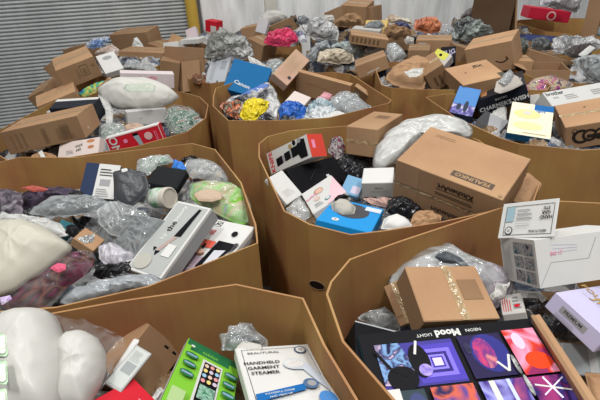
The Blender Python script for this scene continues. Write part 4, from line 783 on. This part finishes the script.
carton('carton', 'brown carton at the far left edge of the pile against the door', 'carton', ((43, 68), (54, 60)), 4.2, .4, kraft(.9), 0, .4)
carton('carton', 'dark brown flap leaning below the far left carton', 'carton', ((27, 98), (42, 90)), 3.6, .25, kraft(.75), 0, .3, 10)
carton('carton', 'brown carton behind the big stencilled carton', 'carton', ((62, 50), (84, 44)), 4.6, .3, kraft(.75), 0, .3)
carton('cream_block', 'cream block between the big stencilled carton and the colourful packets', 'box', ((96, 88), (108, 78)), 3.3, .05, kraft(1.3), 0, .05)
carton('gift_box', 'small white carton right of the long brown carton end', 'box', ((46, 112), (54, 110)), 2.9, .05, WH, 0, .2)
# ================================================================ BACK CENTRE PILE
pouch('beige_bag', 'beige cloth bundle in a clear bag at back centre', 'bag', [(316, 62), (320, 52), (330, 49), (344, 50), (354, 55), (356, 62), (340, 64)], film((.58, .5, .38), 1, .5, .6, 16), Y=4.7, th=.07, cr=.02, pitch=50)
pouch('grey_bag', 'slate grey bag left of the beige cloth bundle', 'bag', [(305, 61), (310, 50), (318, 42), (328, 40), (330, 48), (320, 54), (314, 62)], film((.32, .34, .36), .9, .35, .6, 14), Y=4.8, th=.07, cr=.02, pitch=50, contents=GR)
pouch('pale_packets', 'pale blue-white packets right of the beige cloth bundle', 'packet', [(330, 46), (340, 42), (356, 42), (366, 48), (364, 58), (352, 56), (338, 50)], film((.52, .56, .54), 1, .35, .7, 16, (.3, .36, .36)), Y=4.9, th=.06, cr=.02, pitch=50)
pouch('silver_mailers', 'large pile of white and silver mailers in front of the white wall', 'mailer', [(302, 28), (308, 21), (316, 17), (326, 20), (336, 26), (340, 34), (336, 40), (322, 40), (308, 36)], film((.62, .62, .62), 1, .3, .8, 14, (.35, .36, .36)), Y=5.3, th=.12, cr=.035, pitch=55)
pouch('white_mailer', 'glossy white mailer above the silver mailers', 'mailer', [(322, 20), (325, 15), (333, 15), (335, 20), (330, 24)], WPL, Y=5.7, th=.04, pitch=60)
pouch('clear_bag', 'clear bag behind the silver mailers near the pink bag', 'bag', [(296, 24), (298, 16), (304, 15), (310, 19), (304, 26)], SMOKE, Y=5.7, th=.05, contents=GR, pitch=60)
carton('dark_object', 'dark slim carton standing between pink bag and silver mailers', 'box', ((291, 15), (296, 18)), 5.6, .2, DG, 0, .1, 25)
pouch('blue_white_box', 'white and navy packet right of the pink bag', 'packet', [(296, 34), (300, 30), (306, 34), (307, 42), (300, 43)], film((.55, .55, .6), 1, .4, .4, 20, (.03, .05, .15)), Y=4.95, th=.04, pitch=50)
carton('carton', 'brown carton on the back pile against the white wall', 'carton', ((341, 5), (366, 7)), 6.1, .3, K, 0, .3, 10)
carton('carton', 'dark brown carton left of the back wall pile', 'carton', ((324, 13), (340, 6)), 6.0, .2, kraft(.7), 0, .3, 20)
pouch('brown_sack', 'crumpled brown paper sack in the middle of the back pile', 'paper bag', [(330, 24), (340, 17), (352, 14), (362, 16), (364, 24), (352, 28), (338, 28)], kraft(.95), Y=5.7, th=.1, cr=.03, pitch=55)
carton('picture_box', 'yellow-orange box with a dark oval picture of food', 'box', ((366, 20), (388, 20)), 5.6, .18, flat((.65, .45, .16)), 0, .08, 40, {'front': lambda a: a.ell(.5, .6, .32, .32, flat((.1, .04, .03))).ell(.5, .5, .25, .2, flat((.55, .25, .18)))})
carton('carton', 'brown carton end right of the brown paper sack', 'carton', ((360, 8), (372, 7)), 6.2, .25, kraft(.85), 0, .3)
pouch('clear_bag', 'grey clear bag under the yellow-orange picture box', 'bag', [(362, 28), (368, 22), (380, 20), (386, 26), (378, 30)], SMOKE, Y=5.4, th=.05, contents=GR, pitch=55)
box('stripeK', 'carton', 'brown carton with a row of dark bars along its side', 'carton', kraft(.9), {'front': lambda a: [a.rect(.04+i*.11, .25, .10+i*.11, .8, kraft(.4)) for i in range(7)] and a}, fmats={'top': KL})  # lighter kraft paints the light on the top
carton('sheet', 'flat cream sheet behind the brown carton with dark bars', 'card', ((352, 28), (380, 31)), 5.2, .06, OFF, 0, .2)
box('whiteL', 'gift_box', 'pale box behind the taped brown carton, right of centre', 'box', OFF)
box('amzL', 'carton', 'taped brown carton at the right of the beige cloth bundle', 'carton', kraft(.95), {'top': lambda a: a.rect(.1, .45, .9, .55, TAPE), 'front': lambda a: a.line(.3, .2, .7, .3, .01, OFF)})
pouch('clear_bag', 'pale clear bag standing between two cartons right of centre', 'bag', [(387, 56), (387, 44), (394, 41), (402, 48), (408, 56), (400, 60), (392, 66)], CLEAR, Y=4.4, th=.05, contents=film((.48, .5, .5), 1), pitch=55)
sk_ = pouch('brown_sack', 'large crumpled brown paper and tape bundle right of centre', 'paper bag', [(384, 78), (392, 68), (404, 60), (418, 56), (428, 58), (438, 64), (430, 76), (424, 90), (404, 89), (390, 84)], kraft(1.15), z=1.27, th=.1, cr=.02, pitch=35)
attach(pouch('torn_tape', 'x', 'tape', [(404, 72), (414, 69), (424, 68), (420, 76), (410, 78)], WPL, z=1.355, th=.01, cr=.008), sk_)
carton('carton', 'brown carton with side print just right of the crumpled brown paper bundle', 'carton', ((424, 76), (443, 64)), 3.35, .17, kraft(.85), 20, .2, 15, {'front': lambda a: a.lines(.3, .2, .8, .7, 2, kraft(.4), .5, 'v')})
carton('carton', 'brown carton below the orange bag', 'carton', ((416, 40), (452, 40)), 4.5, .16, K, 0, .3)
pouch('orange_bag', 'orange bag of goods in front of the white wall', 'bag', [(414, 30), (416, 20), (426, 17), (436, 18), (442, 24), (441, 32), (430, 34), (420, 32)], film((.70, .25, .12), .95, .35, .6, 14, (.5, .15, .08)), Y=5.2, th=.10, cr=.02, pitch=55, contents=ORG)
pouch('clear_bag', 'clear bag right of the orange bag', 'bag', [(438, 34), (443, 24), (450, 24), (454, 30), (452, 38), (444, 40)], CLEAR, Y=5.0, th=.05, contents=GR, pitch=55)
carton('carton', 'flattened brown carton left of the orange bag', 'carton', ((388, 24), (414, 30)), 5.5, .22, kraft(.9), 0, .3, 20)
pouch('brown_sack', 'crumpled brown paper between the yellow-orange box and the orange bag', 'paper bag', [(380, 38), (384, 28), (396, 25), (410, 30), (412, 38), (396, 40)], kraft(.8), Y=5.2, th=.1, cr=.03, pitch=55)
pouch('navy_packet', 'navy blue packet on the crumpled brown paper near the back wall', 'packet', [(393, 24), (400, 21), (408, 24), (412, 29), (402, 30)], film((.03, .04, .12), 1, .4, .5, 16), Y=5.3, th=.04, pitch=55)
pouch('white_packets', 'white and cream packets at the wall behind the navy packet', 'packet', [(385, 20), (390, 14), (398, 16), (412, 20), (414, 25), (400, 22), (390, 24)], film((.62, .58, .5), 1, .4, .5, 16, (.4, .3, .2)), Y=5.9, th=.05, pitch=60)
pouch('white_packets', 'white packet with brown marks below the flattened brown carton', 'packet', [(404, 40), (408, 36), (414, 38), (414, 44), (406, 44)], OFF, Y=4.7, th=.03, pitch=55)
carton('carton', 'small brown carton left of the yellow and white box', 'carton', ((408, 50), (430, 50)), 4.1, .15, kraft(.7), 0, .3)
box('smallyel', 'gift_box', 'small white box with yellow end, between brown cartons', 'box', OFF, {'top': lambda a: a.rect(0, .45, .8, 1, flat((.62, .6, .1))).disc(.4, .7, .012, BK), 'front': lambda a: a.rect(0, 0, 1, .8, OFF)})
carton('black_box', 'small black box with pale lettering beside the yellow-ended box', 'box', ((441, 47), (456, 46)), 4.1, .12, BK, 0, .15, 30, {'front': lambda a: a.text('MUG', .5, .6, .05, LAV, .2).text('SET', .5, .3, .05, LAV, .2)})
# ================================================================ RIGHT PILE
def a_tex(a): a.text('JEX', .67, .76, .045, INK, -.1, .03); a.disc(.3, .55, .006, INK); a.rect(.86, .0, 1, .22, flat((.08, .07, .05)))
box('tex', 'carton', 'brown carton with black marker letters on its lid', 'carton', kraft(1.3), {'top': a_tex}, fmats={'front': K, 'left': KD})  # pale lit top, darker front and darkest shaded left painted on one card
carton('carton', 'dark brown carton corner left of the arrow-marked carton', 'carton', ((455, 45), (472, 50)), 4.3, .2, kraft(.7), 0, .2)  # dark kraft box stands for a flap in shadow
def a_amz(a):
    for i in range(7): a.line(.62+i*.035, .40-.08*math.sin(PI*i/7), .655+i*.035, .40-.08*math.sin(PI*(i+1)/7), .008, INK)
    a.line(.84, .5, .88, .4, .008, INK)
box('amz', 'carton', 'long brown carton with a curved arrow mark, behind the carton with marker letters', 'carton', kraft(1.1), {'front': a_amz}, fmats={'top': kraft(1.3)})  # top painted paler than the sides for light from above
def a_be(a):
    a.text("CHARMER'S WISH", .52, .28, .036, WH, 0, .025); a.text('ELECTRIC', .5, .66, .016, WH, 0, .01)
box('blackE', 'game_box', 'long black box with white lettering in the right bin', 'box', flat((.015, .017, .025), .35), {'front': a_be, 'top': lambda a: a.rect(.12, .1, .24, .4, flat((.4, .2, .1))).poly([(.5, .05), (.9, .1), (.95, .5), (.55, .45)], flat((.48, .44, .4)))})
box('blueE', 'photo_box_end', 'blue picture box end at the left of the long black box', 'box', flat((.02, .03, .06)), {'top': lambda a: a.rect(0, 0, 1, 1, SKY).rect(0, 0, 1, .35, mottled([(.03, .05, .12), (.15, .12, .4), (.5, .5, .6)], 24)).ell(.6, .3, .1, .2, flat((.02, .03, .06))).ell(.3, .25, .1, .12, flat((.02, .03, .06)))})
def a_ye(a): a.rect(.55, .82, 1, 1, BLUE); a.ell(.4, .66, .32, .14, flat((.8, .66, .3))); a.ell(.45, .3, .35, .12, flat((.8, .7, .36))); a.ell(.4, .7, .1, .05, WH); a.text('light', .7, .8, .03, SKY, -.1); a.line(.35, .08, .9, .08, .004, flat((.5, .4, .2)))
box('yellowE', 'gift_set', 'pale yellow printed box with a blue edge in the right bin', 'box', flat((.02, .14, .3)), {'top': lambda a: (a.rect(0, 0, 1, 1, flat((.78, .72, .55))), a_ye(a))})
def a_bre(a):
    for (u, v, r) in ((.22, .5, .042), (.34, .52, .036), (.50, .54, .034), (.62, .5, .04), (.80, .5, .04)):
        a.disc(u, v, r, INK); a.disc(u, v, r*.62, kraft(.95))
    a.rect(.3, .42, .62, .56, INK); a.disc(.13, .8, .011, INK); a.disc(.13, .8, .008, kraft(.95))
box('brownE', 'carton', 'brown carton with a bold black ring drawing, right edge', 'carton', kraft(1.05), {'front': a_bre, 'top': lambda a: a.rect(0, .42, 1, .52, TAPE).disc(.4, .7, .006, DG)}, fmats={'top': kraft(1.25)})  # paler kraft on top carries the light falling there
def a_whe(a):
    a.text('brother', .14, .80, .038, DG, 0, .02); a.text('FAX', .12, .5, .02, GR); a.lines(.24, .3, .42, .65, 3, GR, .3); a.lines(.62, .3, .8, .7, 3, GR, .3)
box('whiteE', 'printer_box', 'long white printed box behind the carton with the ring drawing', 'box', WH, {'top': a_whe})
box('greyE', 'packet', 'grey and white packet leaning at the front rim left of the pale yellow box', 'packet', flat((.35, .35, .36)), {'top': lambda a: a.poly([(0, 0), (.5, 0), (.2, 1), (0, 1)], DG)})
pouch('white_packet', 'white crinkled packet between the grey packet and the pale yellow box', 'packet', [(487, 118), (494, 110), (506, 104), (508, 122), (506, 132), (496, 128)], WPL, z=1.1, th=.02)
pouch('torn_label', 'torn grey paper and film on top of the long black box', 'paper', [(494, 92), (496, 82), (508, 74), (518, 76), (524, 84), (512, 90), (500, 94)], flat((.45, .41, .37)), z=1.30, th=.008, cr=.002, pitch=40)
pouch('clear_film', 'twist of clear film above the long black box', 'plastic film', [(498, 82), (504, 74), (510, 69), (516, 76), (510, 82), (504, 86)], CLEAR, z=1.33, th=.02, contents=GR)
pouch('floral_pack', 'purple and pink floral pack in clear wrap, right of the long black box', 'package', [(524, 86), (534, 78), (550, 75), (566, 80), (576, 84), (570, 90), (552, 94), (534, 98), (526, 94)], CLEARL, z=1.17, th=.05, contents=mottled([(.12, .02, .14), (.45, .08, .22), (.4, .28, .14), (.45, .4, .3), (.1, .04, .07)], 22), cs=.97, pitch=35)
pouch('brown_pack', 'small tan packet in front of the floral pack', 'packet', [(528, 100), (532, 94), (540, 95), (540, 102), (532, 106)], flat((.4, .3, .22)), z=1.16, th=.03)
carton('small_box', 'small white and brown box next to the pale yellow printed box', 'box', ((530, 95), (540, 94)), 3.0, .07, OFF, 0, .08, 20)
def opencarton(name, label, L, R, Y, depth, h, mat, yaw=0):
    a = Py(*L, Y); b = Py(*R, Y+yaw); b.z = a.z; ux = (b-a).normalized(); bk = Vector((-ux.y, ux.x, 0)); w = (b-a).length; t = .006
    vs = []; fs = []
    for ins, zz in ((0, -h), (0, 0), (t, 0), (t, -h+t)):
        for u, v in ((ins, ins), (w-ins, ins), (w-ins, depth-ins), (ins, depth-ins)): vs.append(a+ux*u+bk*v+Vector((0, 0, zz)))
    for t_ in range(3):
        for i in range(4): fs.append((t_*4+i, t_*4+(i+1) % 4, (t_+1)*4+(i+1) % 4, (t_+1)*4+i))
    fs += [(3, 2, 1, 0), (12, 13, 14, 15)]
    o = mesh_obj(name, vs, fs, mat); tag(o, label, 'open carton')
    fl_ = [a+Vector((0, 0, 0)), a+bk*depth, a+bk*depth*.85-ux*.08+Vector((0, 0, .03)), a+bk*depth*.15-ux*.08+Vector((0, 0, .03))]
    mesh_obj('flap', fl_+[p-Vector((0, 0, .004)) for p in fl_], [(0, 1, 2, 3), (7, 6, 5, 4), (0, 4, 5, 1), (1, 5, 6, 2), (2, 6, 7, 3), (3, 7, 4, 0)], KL, o)
    return o
opencarton('open_carton', 'small open brown carton above the floral pack', (526, 70), (572, 66), 3.75, .3, .22, K)
carton('carton', 'long brown carton lying behind the small open carton', 'carton', ((532, 50), (574, 62)), 4.4, .12, kraft(.95), 0, .3)
carton('carton', 'brown carton slab left of the small open carton', 'carton', ((510, 60), (534, 61)), 4.0, .08, KL, 0, .25)
pouch('camouflage_bundle', 'dark green bundle in clear wrap behind the small open carton', 'bundle', [(506, 52), (508, 42), (516, 37), (526, 38), (530, 46), (524, 54), (514, 59)], CLEARL, Y=4.5, th=.09, contents=mottled([(.02, .03, .02), (.08, .1, .07), (.01, .015, .01), (.3, .3, .28)], 20), cs=.98, pitch=50)
pouch('camouflage_bundle', 'second dark bundle right of the green one behind the small open carton', 'bundle', [(530, 48), (532, 39), (542, 37), (550, 40), (552, 50), (540, 51)], CLEARL, Y=4.6, th=.08, contents=mottled([(.02, .025, .025), (.06, .07, .07), (.25, .26, .26)], 16), cs=.98, pitch=50)
carton('book', 'blue-spined white book on the pile below the wide back bin', 'book', ((526, 34), (562, 37)), 4.9, .05, flat((.06, .08, .22)), 0, .3, -8, {'top': lambda a: a.rect(0, 0, 1, 1, WH)})
pouch('clear_bag', 'shiny clear bag heap at the right below the wide back bin', 'bag', [(550, 50), (552, 38), (564, 35), (580, 37), (598, 38), (606, 46), (590, 52), (570, 56)], film((.55, .55, .55), 1, .2, .8, 16, (.25, .25, .26)), Y=4.6, th=.08, cr=.03, pitch=50)
pouch('dark_packet', 'dark packet with a white label on the shiny clear bag heap', 'packet', [(564, 52), (574, 45), (590, 43), (596, 50), (586, 58), (570, 58)], flat((.06, .05, .05), .3), Y=4.3, th=.03, pitch=50)
pouch('white_label', 'white label strip on the dark packet at right', 'label', [(578, 55), (590, 45), (596, 48), (584, 58)], WH, Y=4.22, th=.006, cr=.001, pitch=50)
pouch('grey_shoe_bag', 'grey rippled bag at the right edge above the long white printed box', 'bag', [(574, 60), (580, 56), (606, 56), (616, 80), (600, 86), (586, 78), (578, 70)], film((.32, .34, .35), .9, .3, .7, 14), Y=3.7, th=.09, cr=.02, pitch=45, contents=mottled([(.1, .11, .11), (.4, .4, .38)], 12))
# far right back
carton('carton', 'big dark brown carton against the wall at back right', 'carton', ((476, -12), (518, -10)), 7.1, .75, kraft(.3), 0, .3)  # very dark kraft paints the shade inside an open carton
carton('carton', 'tan flap on the big dark carton at back right', 'cardboard flap', ((503, 3), (516, -6)), 7.0, .35, kraft(1.0), 0, .02, -20)
carton('carton', 'brown carton on the right of the red box', 'carton', ((590, -4), (606, -4)), 6.6, .4, kraft(.9), 0, .4)
def a_rb(a): a.disc(.55, .45, .05, flat((.75, .5, .5))); a.disc(.55, .45, .035, RED)
carton('red_box', 'red box with a small white crest at the back right', 'box', ((531, 7), (572, 12)), 7.0, .12, flat((.55, .02, .05)), 0, .3, 0, {'front': a_rb})
pouch('grey_sack', 'grey plastic sack above the red box', 'bag', [(538, 5), (545, -8), (575, -10), (582, 4), (578, 13), (560, 10)], film((.34, .33, .35), 1, .3, .5, 12), Y=6.8, th=.12, cr=.03, pitch=55)
pouch('grey_green_bag', 'large crumpled pale green-grey plastic in front of the big dark carton', 'bag', [(452, 32), (456, 22), (464, 17), (474, 20), (488, 28), (494, 32), (482, 36), (466, 40), (454, 40)], film((.34, .38, .36), 1, .3, .8, 14, (.06, .07, .07)), Y=5.4, th=.12, cr=.04, pitch=52)
pouch('dark_bag', 'dark bag against the white wall left of the big dark carton', 'bag', [(460, 18), (464, 12), (474, 6), (478, 12), (476, 20), (468, 20)], film((.12, .1, .1), 1, .4, .6, 14), Y=6.3, th=.08, pitch=55)
pouch('clear_bag', 'clear bag in the wide bin at the right edge', 'bag', [(584, 34), (588, 28), (604, 26), (612, 34), (600, 38)], CLEAR, Y=5.6, th=.05, contents=flat((.2, .24, .24)), pitch=50)
